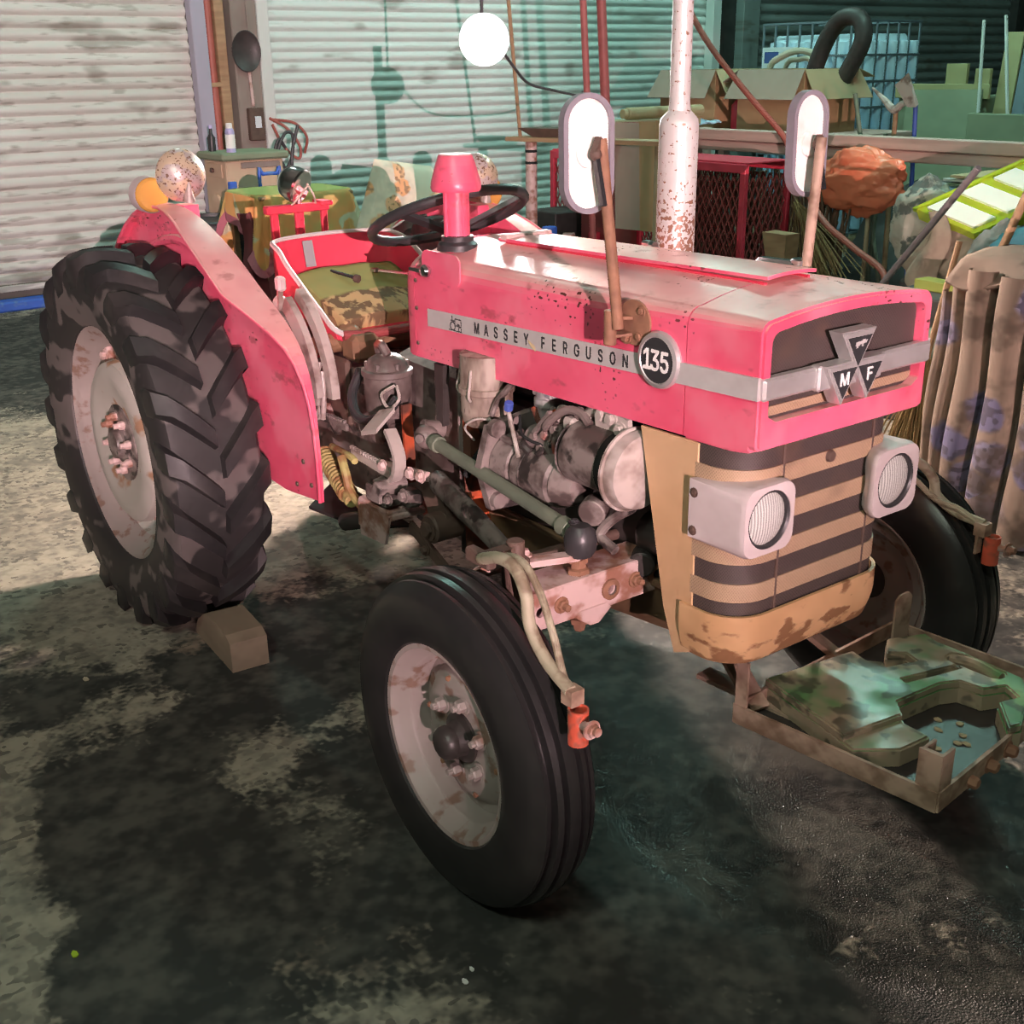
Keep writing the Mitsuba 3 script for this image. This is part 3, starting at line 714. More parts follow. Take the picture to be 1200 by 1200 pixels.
# bright strip round the nose and along both sides
def strip_z(x): return 1.104 + (x + .68) * .034
fs = prism(affinity.translate(rrect(.50, .043, .006), 0, 1.139), .020, (.402, 0, 0), (0, 1, 0), (0, 0, 1), .005)
P('nose_strip', fs, 'silver')
for s in (-1, 1):
    lo = [(.158, strip_z(.158) - .021), (.412, strip_z(.41) - .0215), (.412, strip_z(.41) + .0215), (.158, strip_z(.158) + .021)]
    P('side_strip', flipy(prism(lo, .007, (0, .2505, 0), (0, 0, 1), (1, 0, 0)) if False else prism([(z, x) for x, z in lo], .008, (0, .250, 0), (0, 0, 1), (1, 0, 0)), s), 'silver_flat', smooth=False)
    de = [(-.685, strip_z(-.685) - .022), (.158, strip_z(.158) - .021), (.158, strip_z(.158) + .021), (-.685, strip_z(-.685) + .022)]
    P('decal_strip', flipy(prism([(z, x) for x, z in de], .0016, (0, .2522, 0), (0, 0, 1), (1, 0, 0)), s), 'silver_flat', smooth=False)
def side_text(ch, h, x, y, z, sx=1.0, slope=0.0, bold=True, depth=.0012):
    m = meshkit.text_mesh(ch, h, depth, bold)
    w = m.bounds[1, 0] - m.bounds[0, 0]
    m.apply_translation((-(m.bounds[0, 0] + w / 2), 0, 0)); m.apply_scale((sx, 1, 1))
    return tf(m, (x, y, z), rx=90)
x = -.470
for i, ch in enumerate('MASSEY FERGUSON'):
    if ch != ' ':
        P('letter', side_text(ch, .0255, x, -.2536, strip_z(x) - .0135, .72), 'letter_dark', smooth=False)
    x += .0385 if i not in (5, 6) else .031
# the small pictogram before the letters: a tractor in outline
pic = unary_union([Point(-.572, 1.100).buffer(.0115).difference(Point(-.572, 1.100).buffer(.0085)), sbox(-.563, 1.101, -.535, 1.120).difference(sbox(-.5605, 1.1035, -.5375, 1.1175)), Point(-.541, 1.095).buffer(.007).difference(Point(-.541, 1.095).buffer(.0045)),
                   sbox(-.582, 1.112, -.563, 1.1145), sbox(-.5745, 1.112, -.572, 1.125), sbox(-.590, 1.0885, -.532, 1.0905), sbox(-.552, 1.104, -.543, 1.108)])
P('pictogram', prism(Polygon(), 1) if False else cat([prism([(z, x) for x, z in g.exterior.coords] if not g.interiors else Polygon([(z, x) for x, z in g.exterior.coords], [[(z, x) for x, z in i.coords] for i in g.interiors]), .0008, (0, -.2544, 0), (0, 0, 1), (1, 0, 0)) for g in getattr(pic, 'geoms', [pic])]), 'letter_dark', smooth=False)
P('peeled_corner', hullm((-.272, -.2545, 1.118), (-.246, -.2545, 1.108), (-.240, -.2545, 1.094), (-.262, -.258, 1.110), (-.25, -.2575, 1.10)), 'card_pale', smooth=False)
# round number badges
for s in (-1, 1):
    b = P('number_badge', flipy(lathe([(0, 0), (.056, 0), (.058, .006), (.055, .014), (.047, .017), (.044, .013), (0, .013)], 44, (0, 1, 0), (.157, .251, 1.150)), s), 'silver')
    obj('badge_face', flipy(lathe([(0, .012), (.0455, .012), (.0455, .0145), (0, .0148)], 44, (0, 1, 0), (.157, .251, 1.150)), s), 'letter_dark', b)
    if s < 0:
        for ch, dx in (('1', -.026), ('3', -.004), ('5', .023)):
            obj('numeral', side_text(ch, .040, .157 + dx, -.2662, 1.130, .82), 'letter_white', b, False)
# nose emblem: three inverted triangles in a bright frame
def tri(cy, cz, w, h): return Polygon([(cy - w / 2, cz + h / 2), (cy + w / 2, cz + h / 2), (cy, cz - h / 2)])
EM = (-.014, 1.146)
tris = [(0, .036, .070, .056), (-.038, -.022, .070, .056), (.038, -.022, .070, .056)]
sil = unary_union([affinity.scale(tri(EM[0] + a, EM[1] + b, w, h), 1.36, 1.36).buffer(.002, join_style=2) for a, b, w, h in tris])
e = P('nose_emblem', cat(prism(sil, .034, (.408, 0, 0), (0, 1, 0), (0, 0, 1), .003), prism(affinity.translate(rrect(.19, .05, .006), EM[0], 1.139), .022, (.408, 0, 0), (0, 1, 0), (0, 0, 1), .004)), 'silver', smooth=20)
for a, b, w, h in tris:
    obj('emblem_field', prism(tri(EM[0] + a, EM[1] + b, w, h), .002, (.4415, 0, 0), (0, 1, 0), (0, 0, 1)), 'letter_dark', e, False)
def front_text(ch, h, x, y, z, sx=1.0, depth=.0015):
    m = meshkit.text_mesh(ch, h, depth, True)
    w = m.bounds[1, 0] - m.bounds[0, 0]
    m.apply_translation((-(m.bounds[0, 0] + w / 2), 0, 0)); m.apply_scale((sx, 1, 1))
    M = np.eye(4); M[:3, 0], M[:3, 1], M[:3, 2], M[:3, 3] = (0, 1, 0), (0, 0, 1), (1, 0, 0), (x, y, z)
    m.apply_transform(M); return m
obj('letter', front_text('M', .024, .4436, EM[0] - .038, EM[1] - .022 - .002), 'letter_white', e, False)
obj('letter', front_text('F', .024, .4436, EM[0] + .037, EM[1] - .022 - .002), 'letter_white', e, False)
bird = unary_union([sbox(-.014, 0, -.004, .007), Polygon([(-.016, .001), (.016, .004), (.019, .009), (-.008, .008)]), sbox(-.012, -.004, -.008, .002), sbox(.003, -.002, .007, .003), sbox(.004, .006, .012, .011)])
obj('small_mark', prism(affinity.translate(bird, EM[0] + .001, EM[1] + .047), .0015, (.4436, 0, 0), (0, 1, 0), (0, 0, 1)), 'silver_flat', e, False)

# ---- lower radiator grille, wrapped round the corners
def wrap(y, hw=.243, xf=.372, xb=.255, r=.085):
    """the plan outline of the radiator case as a polyline from the right rear corner to the left rear corner"""
    p = [(xb, -hw)]
    for a in np.linspace(0, PI / 2, 9): p.append((xf - r + r * math.sin(a), -hw + r - r * math.cos(a)))
    for yy in np.linspace(-hw + r, hw - r, 7)[1:-1]: p.append((xf, yy))
    for a in np.linspace(PI / 2, 0, 9): p.append((xf - r + r * math.sin(a), hw - r + r * math.cos(a)))
    p.append((xb, hw))
    return np.array(p)
def wrap_band(z0, z1, off, x_lo=0.0):
    p = wrap(0, .243 + off, .372 + off, .255, .085 + off)
    def fn(u, v):
        i = (u * (len(p) - 1)).round().astype(int)
        return p[i, 0], p[i, 1], z0 + (z1 - z0) * v
    return grid(fn, len(p), 2, .006)
gr = P('radiator_grille', wrap_band(.625, 1.012, 0.0), 'grille_dark')
for z0, z1 in ((.925, .963), (.845, .882), (.765, .802), (.683, .722)):
    obj('grille_band', wrap_band(z0, z1, .0035), 'grille_brass', gr)
for yy in (-.125, .150):
    obj('seam', bb(.370, .3765, yy - .003, yy + .003, .63, 1.01, .001), 'rust_dark', gr)
obj('badge_stud', lathe([(0, 0), (.013, 0), (.011, .007), (0, .010)], 18, (1, 0, 0), (.376, .012, .952)), 'rust_dark', gr)
# cream pan under the grille and cream side panels
def pan(u, v):
    p = wrap(0, .247, .378, .235, .088)
    i = (u * (len(p) - 1)).round().astype(int)
    z = .655 - .108 * v; k = 1 - .35 * np.clip(v - .55, 0, 1) ** 1.5
    return .235 + (p[i, 0] - .235) * (1 - .25 * np.clip(v - .5, 0, 1) ** 1.3), p[i, 1] * (1 - .08 * np.clip(v - .5, 0, 1)), z - .018 * (p[i, 0] - .235) * 0
pn = P('radiator_pan', cat(grid(pan, len(wrap(0)), 8, .008), bb(.22, .345, -.222, .222, .545, .555, .003)), 'cream_rust', label='cream painted rusty pan under the radiator')
obj('crank_hole', lathe([(0, 0), (.018, 0), (.020, .003), (.022, .0), (.024, .004), (0, .004)], 20, (1, 0, 0), (.3772, .055, .600)), 'black_matt', pn)  # black disc paints the dark inside of the hole
for s in (-1, 1):
    q = [(.095, 1.000), (.262, 1.002), (.262, .545), (.215, .525), (.178, .62)]
    P('side_panel', flipy(prism([(z, x) for x, z in q], .008, (0, .238, 0), (0, 0, 1), (1, 0, 0), .002), s), 'cream_plain')
# radiator core behind, so that nothing shows through
P('radiator_core', bb(.17, .30, -.225, .225, .56, 1.0, .01), 'oily_dark')

# ---- headlamps
def headlamp(s, dz):
    """pod from the grille's corner forward; lens faces ahead"""
    cx, cy, cz = (.404 if s < 0 else .414), -.190, .863 + dz
    q = .93 if s < 0 else .97
    front = q * np.array(rrect(.158, .158, .034).exterior.coords)[:-1]
    back = q * np.array(rrect(.115, .140, .02).exterior.coords)[:-1]
    pts = [(cx - .012, cy + y, cz + z) for y, z in front] + [(cx, cy + y * .95, cz + z * .95) for y, z in front] + [(.300, -.222 + y * .5, cz + z) for y, z in back] + [(.256, -.258 + y * .06, cz + z * .95) for y, z in back]
    body = hullm(*pts)
    body = trimesh.boolean.difference([body, cyl((cx - .045, cy, cz), (cx + .05, cy, cz), .060, n=40, bev=0)], engine='manifold')
    k = P('headlamp', flipy(body, -s), 'lamp_pink')
    obj('lamp_rim', flipy(lathe([(.054, cx - .03), (.061, cx - .03), (.061, cx - .004), (.058, cx), (.054, cx - .004), (.054, cx - .03)], 40, (1, 0, 0), (0, cy, cz)), -s), 'black_plastic', k)
    obj('lens', flipy(lathe([(0, cx - .032), (.056, cx - .032), (.056, cx - .012), (.047, cx - .006), (.028, cx - .001), (0, cx + .001)], 40, (1, 0, 0), (0, cy, cz)), -s), 'lens', k)
    for zz in (.035, -.045): obj('screw', flipy(bolt((.270, -.2612, cz + zz), (0, -1, 0), .007, .004), -s), 'rust_dark', k)
headlamp(-1, .008)
headlamp(1, .006)

# ---- mirrors
def mirror(s, base, top, cen, nrm, base_plate):
    arm = tube([base, top], .0115, 12, 1)
    k = P('mirror_arm', arm, 'rust' if s < 0 else 'tool_rust')
    n = np.array(nrm, float); n /= np.linalg.norm(n)
    u = np.cross([0, 0, 1.0], n); u /= np.linalg.norm(u)
    tilt = .03
    w = np.cross(n, u)
    caps = sbox(-.054, -.056, .054, .056).union(Point(0, .056).buffer(.054, quad_segs=14)).union(Point(0, -.056).buffer(.054, quad_segs=14)).buffer(.001)
    c = np.array(cen, float)
    obj('mirror_frame', prism(caps.difference(caps.buffer(-.010)).buffer(0), .022, c - n * .008, u, w), 'rim_grey', k)
    obj('mirror_back', prism(caps.buffer(-.009), .010, c - n * .004, u, w), 'mirror_white', k, False)
    obj('mirror_glass', prism(caps.buffer(-.009), .004, c - n * .008, u, w), 'chrome', k, False)
    obj('mirror_boss', cat(lathe([(0, 0), (.026, 0), (.025, .005), (0, .008)], 24, n, c + n * .006), bolt(c + n * .012 + u * .012 + w * .008, n, .003, .003, False)), 'mirror_white', k)
    j = c + n * .018 + u * .004
    obj('mirror_clamp', cat(ball(j + n * .012, .012), bar(j + n * .012, np.array(top) * .98 + j * .02, .014, .020)), 'rust_dark', k)
    obj('mirror_strap', bar(j + n * .012, j + n * .022 - w * .095 + u * .012, .008, .016, up=n), 'black_paint', k)
    return k
rp = mirror(-1, (.082, -.300, 1.205), (.032, -.308, 1.562), (.005, -.322, 1.534), (1, -.20, .02), None)
obj('base_plate', cat(lathe([(0, 0), (.046, 0), (.046, .005), (.030, .007), (0, .008)], 32, (0, -1, 0), (.080, -.252, 1.212)),
    bar((.07, -.258, 1.19), (.05, -.300, 1.186), .030, .006), bar((.07, -.258, 1.222), (.055, -.300, 1.225), .030, .006), cyl((.060, -.302, 1.17), (.060, -.302, 1.24), .013), bolt((.104, -.259, 1.238), (0, -1, 0), .007, .006), bolt((.098, -.259, 1.186), (0, -1, 0), .007, .006), bolt((.06, -.258, 1.18), (0, -1, 0), .010, .010)), 'rust', rp)
lp = mirror(1, (.090, .246, 1.270), (.082, .275, 1.540), (.040, .275, 1.525), (1, -.02, .02), None)
obj('base_clamp', cat(cyl((.070, .246, 1.245), (.070, .246, 1.285), .020), rbox((.11, .036, .02), (.02, .235, 1.270), .008, rz=6)), 'chrome', lp)

# ---- exhaust
P('exhaust_stack', lathe([(0, 1.26), (.040, 1.262), (.0455, 1.275), (.0455, 1.56), (.043, 1.574), (.026, 1.592), (.0235, 1.61), (.0235, 2.15), (.020, 2.15), (.020, 1.60), (0, 1.60)], 32, loc=(-.245, .17, 0)), 'exhaust_silver', label='tall silver exhaust pipe with a fat silencer')
P('exhaust_clamp', cat(tube([(-.286, .14, 1.287), (-.275, .12, 1.292), (-.252, .112, 1.292)], .009, 8), rbox((.035, .022, .020), (-.292, .128, 1.288), .005)), 'chrome')

# ---- steering wheel and column
sw_c, tau, R = V(-.955, 0.0, 1.307), .406, .215
n_ = V(-math.sin(tau), 0, math.cos(tau)); u_ = V(math.cos(tau), 0, math.sin(tau)); v_ = V(0, 1, 0)
ring = [sw_c + R * (math.cos(a) * u_ + math.sin(a) * v_) for a in np.linspace(0, 2 * PI, 49)]
rv = np.array(ring)
def torus(c, n, R, r, nu=48, nv=12):
    th = np.linspace(0, 2 * PI, nv + 1)[:-1]
    return lathe([(R + r * math.cos(t), r * math.sin(t)) for t in np.append(th, th[0])], nu, n, c)
sw = P('steering_wheel', torus(sw_c, n_, R, .0145), 'black_plastic')
hubc = sw_c - n_ * .045
obj('hub', lathe([(0, -.03), (.03, -.03), (.036, .0), (.032, .03), (.02, .038), (0, .04)], 24, n_, hubc), 'black_plastic', sw)
for k in range(3):
    a = 2 * PI * k / 3 + .9
    obj('spoke', bar(hubc, sw_c + (R - .004) * (math.cos(a) * u_ + math.sin(a) * v_), .026, .013, up=n_), 'black_plastic', sw)
P('steering_column', cyl(hubc, hubc - n_ * .28, .026), 'red_dark')
P('dash_cap', grid(lambda u, v: (-.93 + .16 * u, -.13 + .26 * v, 1.215 + .045 * np.sin(PI * np.clip(u, 0, 1) * .5)), 6, 6, .01), 'black_plastic') if False else None

# ---- rear fenders
prof = [(-2.52, .80), (-2.47, .96), (-2.36, 1.10), (-2.20, 1.215), (-2.02, 1.285), (-1.83, 1.305), (-1.64, 1.280), (-1.45, 1.215), (-1.27, 1.125), (-1.10, 1.035), (-1.02, .95), (-.985, .84), (-.975, .70), (-.975, .565)]
pp = smooth_path(prof, 4)
lipw = np.interp(pp[:, 0], [-2.55, -2.1, -1.85, -1.5, -1.28, -1.15, -1.05, -1.0, -.97], [.03, .035, .05, .100, .110, .075, .040, .022, .008])
arc_lo = [(-1.20, .54), (-1.34, .56), (-1.42, .70), (-1.46, .82), (-1.54, .93), (-1.66, 1.0), (-1.78, 1.03), (-1.95, 1.03), (-2.15, .98), (-2.30, .88), (-2.40, .78)]
def fender(s):
    poly = Polygon(list(map(tuple, pp)) + [tuple(q) for q in smooth_path(arc_lo, 3)])
    plate = prism([(z, x) for x, z in np.array(poly.buffer(0).exterior.coords)[:-1]], .005, (0, .432, 0), (0, 0, 1), (1, 0, 0))
    n = len(pp)
    t = np.gradient(pp, axis=0); t /= np.linalg.norm(t, axis=1, keepdims=True)
    nr = np.c_[-t[:, 1], t[:, 0]]
    def lip(u, v):
        i = (u * (n - 1)).round().astype(int)
        w = lipw[i]
        sag = .014 * v ** 2 * (w / .1)
        return pp[i, 0] - nr[i, 0] * sag, .434 + w * v, pp[i, 1] - nr[i, 1] * sag
    lipm = grid(lip, n, 6, .005)
    edge = tube([(pp[i, 0] - nr[i, 0] * .014 * lipw[i] / .1, .434 + lipw[i], pp[i, 1] - nr[i, 1] * .014 * lipw[i] / .1) for i in range(0, n, 2)], .0055, 8, 1)
    rib = tube([(-2.28, .441, 1.02), (-2.05, .441, 1.15), (-1.80, .441, 1.20), (-1.58, .441, 1.16)], .016, 8)
    m = flipy(cat(plate, lipm, edge, rib), s)
    if s > 0: m.apply_translation((.12, .12, -.045))
    return P('fender', m, 'red_paint', label='dusty red rear fender' if s < 0 else None)
for s in (-1, 1):
    fk = fender(s)
    for x, z in ((-1.03, .60), (-1.12, .58), (-1.07, .66)): obj('rivet', flipy(bolt((x + (.12 if s > 0 else 0), .438 + (.12 if s > 0 else 0), z), (0, 1, 0), .007, .005, False), s), 'rust_dark', fk)

# rear lamps on their brackets
flip_ = flipy
def rear_lamps(s):
    def flipy(m, q):
        m = flip_(m, q)
        m = m.copy(); m.apply_translation((.27, .14, -.075) if q > 0 else (-.01, 0, -.025))
        return m
    k = P('lamp_bracket', flipy(cat(hullm((-1.88, .42, 1.20), (-1.79, .42, 1.20), (-1.88, .36, 1.20), (-1.79, .36, 1.20), (-1.865, .41, 1.325), (-1.80, .41, 1.325), (-1.865, .365, 1.325), (-1.80, .365, 1.325)), bar((-1.86, .40, 1.30), (-1.90, .47, 1.325), .02, .012)), s), 'red_paint', smooth=20)
    w = obj('work_lamp', flipy(lathe([(0, .058), (.022, .056), (.045, .048), (.066, .030), (.078, .008), (.080, -.004), (.076, -.012), (0, -.012)], 40, (1, 0, 0), (-1.84, .395, 1.412)), s), 'chrome_worn', k)
    obj('cone', flipy(lathe([(0, 0), (.020, 0), (.014, .02), (.003, .058), (0, .06)], 16, (.25, 0, 1), (-1.795, .395, 1.338)), s), 'pale_metal', k)
    obj('amber_lamp', flipy(lathe([(0, .034), (.044, .032), (.052, .024), (.053, 0), (.053, .0)], 32, (1, 0, 0), (-1.905, .478, 1.355)), s), 'amber', k)
    obj('amber_case', flipy(lathe([(.0535, .022), (.056, .018), (.056, -.030), (.048, -.036), (0, -.036)], 32, (1, 0, 0), (-1.905, .478, 1.355)), s), 'lamp_pink', k)
rear_lamps(-1)
rear_lamps(1)
# chrome lamp and red rack behind the seat
rk = P('rear_rack', cat(bb(-2.34, -2.30, .10, .36, 1.185, 1.215, .004), bb(-2.33, -2.31, .12, .15, .70, 1.19, .004), bb(-2.33, -2.31, .22, .255, .70, 1.19, .004), bb(-2.33, -2.31, .33, .355, .70, 1.19, .004), bb(-2.36, -2.28, .315, .365, 1.205, 1.222, .004)), 'red_plain')
obj('chrome_lamp', cat(tf(lathe([(0, .07), (.035, .062), (.058, .040), (.066, .012), (.066, -.02), (.06, -.026), (0, -.026)], 32, (0, 0, 1)), (-2.32, .235, 1.285), ry=-70, rz=30), tube([(-2.32, .24, 1.21), (-2.32, .24, 1.25)], .012, 8, 1)), 'chrome', rk)
obj('lamp_wire', cat(tube([(-2.28, .26, 1.29), (-2.27, .28, 1.245), (-2.30, .30, 1.215)], .004, 6), tube([(-2.28, .26, 1.28), (-2.28, .22, 1.24), (-2.30, .20, 1.215)], .004, 6)), 'hose_cream', rk)

# ---- seat
def seat_z(x): return 1.055 + (x + 1.30) * -.30
sk_pts = [(-1.235, .215), (-1.40, .222), (-1.55, .215), (-1.615, .17), (-1.635, 0), (-1.615, -.17), (-1.55, -.215), (-1.40, -.222), (-1.235, -.215)]
sp = smooth_path([(x, y, 0) for x, y in sk_pts], 5)
def top_of(x): return np.interp(x, [-1.65, -1.57, -1.40, -1.235], [1.190, 1.175, 1.078, .978])
def bot_of(x): return np.interp(x, [-1.65, -1.235], [.975, .945])
wall = grid(lambda u, v: (sp[(u * (len(sp) - 1)).round().astype(int), 0] - .03 * v * (sp[(u * (len(sp) - 1)).round().astype(int), 0] < -1.55), sp[(u * (len(sp) - 1)).round().astype(int), 1] * (1 + .06 * v), bot_of(sp[(u * (len(sp) - 1)).round().astype(int), 0]) * (1 - v) + top_of(sp[(u * (len(sp) - 1)).round().astype(int), 0]) * v), len(sp), 4, .008)
seat = P('seat', cat(wall, bb(-1.63, -1.22, -.215, .215, .942, .965, .008)), 'red_plain', label='red pan seat with a pale piped rim')
rimp = [(p[0] - .03 * (p[0] < -1.55), p[1] * 1.06, top_of(p[0]) + .004) for p in sp]
obj('piping', tube([(-1.212, .20, .962)] + rimp[::2] + [(-1.212, -.20, .962)], .0085, 8, 3), 'lamp_pink', seat)
obj('front_roll', tube([(-1.212, -.21, .962), (-1.202, -.12, .958), (-1.202, .12, .958), (-1.212, .21, .962)], .014, 10), 'red_dark', seat)
obj('seat_post', cat(hullm((-1.60, -.08, .955), (-1.35, -.08, .955), (-1.60, .08, .955), (-1.35, .08, .955), (-1.62, -.06, .86), (-1.50, -.06, .86), (-1.62, .06, .86), (-1.50, .06, .86)), bb(-1.40, -1.36, -.16, -.12, .90, .96, .004)), 'red_dark', seat)
obj('tape_patch', grid(lambda u, v: (-1.618 - .018 * u, -.105 + .035 * v, 1.10 + .08 * u), 3, 3, .002), 'grey_plastic', seat)

# ---- castings: rear axle, gearbox, clutch housing, engine, sump
def cyx(x0, x1, y, z, r, r2=None, n=24): return cyl((x0, y, z), (x1, y, z), r, r2, n)
P('rear_axle', cat(*[lathe([(.075, .16), (.16, .16), (.15, .20), (.115, .26), (.095, .36), (.090, .48), (.12, .49), (.12, .52), (.06, .525), (.06, .58), (0, .58)], 24, (0, s, 0), (RWX, 0, RWZ)) for s in (-1, 1)]), 'oily_iron')
P('differential_case', cat(rbox((.56, .36, .42), (-1.80, 0, .64), .05), rbox((.48, .30, .10), (-1.78, 0, .88), .03), rbox((.10, .2, .3), (-2.1, 0, .66), .04)), 'oily_iron')
P('gearbox_case', cat(hullm((-1.56, -.16, .45), (-1.56, .16, .45), (-1.56, -.16, .84), (-1.56, .16, .84), (-1.02, -.15, .47), (-1.02, .15, .47), (-1.02, -.16, .86), (-1.02, .16, .86)), bb(-1.50, -1.04, -.13, .13, .84, .875, .01)), 'oily_iron')
P('lift_cover', cat(rbox((.34, .30, .09), (-1.46, 0, .915), .03), cyl((-1.42, -.27, .945), (-1.42, .27, .945), .038, n=18), cyl((-1.28, -.27, .93), (-1.28, -.12, .93), .030, n=16), ball((-1.25, -.17, .95), .040), ball((-1.33, -.20, .97), .035), rbox((.09, .09, .08), (-1.20, -.16, .925), .015)), 'brown_grease')
P('clutch_housing', cat(hullm(*[(x, y, z) for x, q in ((-1.02, .92), (-.60, 1.08)) for y in (-.165 * q, .165 * q) for z in (.475, .93)], (-1.02, 0, .98), (-.6, 0, 1.01)), bb(-.655, -.615, -.205, .205, .45, .985, .02), bb(-1.045, -1.01, -.185, .185, .45, .90, .02)), 'oily_iron')
P('bell_flange', cat(bb(-.612, -.585, -.215, .215, .46, .98, .02), *[bolt((-.615, -.185, z), (-1, 0, 0), .010, .010) for z in (.55, .66, .77, .88)]), 'orange_iron', smooth=30)
P('engine_block', cat(bb(-.585, .135, -.150, .150, .60, .92, .012), bb(-.57, .12, -.125, .125, .92, 1.01, .012), bb(-.55, .10, -.10, .10, 1.01, 1.06, .02)), 'oily_dark')
P('sump', cat(hullm(*[(x, y, z) for x, y, z in ((-.585, -.155, .61), (-.585, .155, .61), (.13, -.155, .61), (.13, .155, .61), (-.56, -.12, .42), (-.56, .12, .42), (.06, -.10, .47), (.06, .10, .47))]), bb(-.585, .135, -.165, .165, .600, .618, .004)), 'brown_grease')
P('front_carrier', cat(hullm(*[(x, y, z) for x in (.13, .22) for y in (-.13, .13) for z in (.50, .72)]), cyl((-.02, 0, .585), (.22, 0, .585), .05, n=18), bb(.10, .34, -.11, .11, .51, .54, .01)), 'oily_dark')
P('fan_pulley', cat(cyl((.10, 0, .86), (.135, 0, .86), .085, n=28), cyl((.10, 0, .68), (.135, 0, .68), .09, n=28)), 'oily_dark')

# dome-topped filter pot with its bent hose
P('filter_pot', cat(lathe([(0, .79), (.050, .79), (.062, .81), (.066, .86), (.066, .905), (.071, .908), (.071, .922), (.062, .926), (.050, .950), (.030, .962), (0, .964)], 32, loc=(-.930, -.235, 0)),
    *[cyl((-.93 + .052 * math.cos(a), -.235 + .052 * math.sin(a), .918), (-.93 + .052 * math.cos(a), -.235 + .052 * math.sin(a), .945), .010, n=8) for a in np.arange(6) * PI / 3],
    tube([(-.965, -.235, .955), (-.955, -.245, .985), (-.925, -.25, .99), (-.905, -.245, .965)], .012, 8)), 'oily_iron')
P('bent_hose', tube([(-1.06, -.245, .895), (-1.035, -.29, .835), (-.97, -.315, .795), (-.90, -.315, .795), (-.845, -.295, .825), (-.825, -.27, .865)], .014, 10), 'black_plastic')
# three-bolt side cover, lever, link
P('side_cover', cat(prism([(z, x) for x, z in [(-1.155, .80), (-1.165, .70), (-1.13, .655), (-1.00, .665), (-.955, .75), (-.985, .765), (-1.075, .84), (-1.105, .885), (-1.13, .885)]], .045, (0, -.165, 0), (0, 0, 1), (-1, 0, 0)) if False else hullm(*[(x, y, z) for y, q in ((-.165, 1.0), (-.215, .86)) for x, z in [(-1.06 + (a + 1.06) * q, .75 + (b - .75) * q) for a, b in [(-1.165, .80), (-1.165, .70), (-1.13, .655), (-1.00, .665), (-.955, .75), (-1.105, .895), (-1.14, .885)]]]),
    cyl((-1.115, -.20, .87), (-1.115, -.232, .87), .018, n=14), cyl((-1.135, -.20, .735), (-1.135, -.232, .735), .018, n=14), cyl((-.99, -.20, .745), (-.99, -.232, .745), .018, n=14), tube([(-1.09, -.215, .85), (-1.02, -.225, .80), (-1.0, -.225, .755)], .008, 8)), 'grey_iron')
P('shield_plate', bb(-1.27, -1.16, -.235, -.215, .70, .90, .008), 'rust_dark')
P('chain_link', cat(tube([(-1.20, -.30, .90), (-1.20, -.31, .86)], .008, 8, 1), cyl((-1.20, -.31, .855), (-1.195, -.315, .775), .016, n=12), tube([(-1.195, -.315, .775), (-1.18, -.32, .745), (-1.205, -.32, .735), (-1.195, -.315, .765)], .005, 6), tube([(-1.17, -.31, .88), (-1.16, -.315, .80), (-1.165, -.32, .74)], .008, 8)), 'pale_metal')
# lever quadrant: three nested arcs
def arc_plate(r0, r1, y0, y1, a0, a1, c=(-1.47, .80), n=14):
    aa = np.radians(np.linspace(a0, a1, n))
    poly = [(c[0] + r1 * math.cos(a), c[1] + r1 * math.sin(a)) for a in aa] + [(c[0] + r0 * math.cos(a), c[1] + r0 * math.sin(a)) for a in aa[::-1]]
    return prism([(z, x) for x, z in poly], abs(y1 - y0), (0, min(y0, y1), 0), (0, 0, 1), (1, 0, 0), .003)
P('lever_quadrant', arc_plate(.30, .335, -.300, -.272, 0, 62), 'pale_metal')
P('lever_quadrant', arc_plate(.27, .330, -.345, -.322, 2, 58), 'pale_metal')
P('lever_quadrant', arc_plate(.29, .31, -.375, -.362, 4, 52), 'grey_iron')
P('hand_lever', cat(bar((-1.335, -.345, 1.03), (-1.322, -.345, 1.10), .014, .010), ball((-1.35, -.335, 1.055), .022)), 'pale_metal')
obj('lever_knob', rbox((.030, .026, .042), (-1.318, -.345, 1.115), .006), 'lamp_pink', TR + '__hand_lever')
P('wire_clip', tube([(-.835, -.27, .90), (-.855, -.30, .875), (-.82, -.30, .845), (-.80, -.28, .87), (-.825, -.27, .90)], .0045, 6), 'pale_metal')
P('bracket_strip', bar((-.84, -.235, .84), (-.83, -.235, .62), .030, .010, up=(1, 0, 0)), 'orange_iron')

# oil bath cleaner
P('cleaner_bowl', lathe([(0, .875), (.052, .875), (.060, .885), (.062, .905), (.064, .908), (.064, .955), (.069, .958), (.069, .970), (.064, .973), (.064, 1.05), (0, 1.05)], 36, loc=(-.462, -.235, 0)), 'dirty_tin')
for a in (-1.2, -2.6):
    cx_, cy_ = -.462 + .067 * math.cos(a), -.235 + .067 * math.sin(a)
    obj('clip', cat(tube([(cx_, cy_, 1.02), (cx_ + .006 * math.cos(a), cy_ + .006 * math.sin(a), .985), (cx_ + .012 * math.cos(a), cy_ + .012 * math.sin(a), .960), (cx_ + .004 * math.cos(a), cy_ + .004 * math.sin(a), .945)], .0035, 6)), 'pale_metal', TR + '__cleaner_bowl')
P('cleaner_pipe', tube([(-.52, -.16, .98), (-.56, -.18, .90), (-.57, -.16, .82)], .022, 10), 'black_plastic')
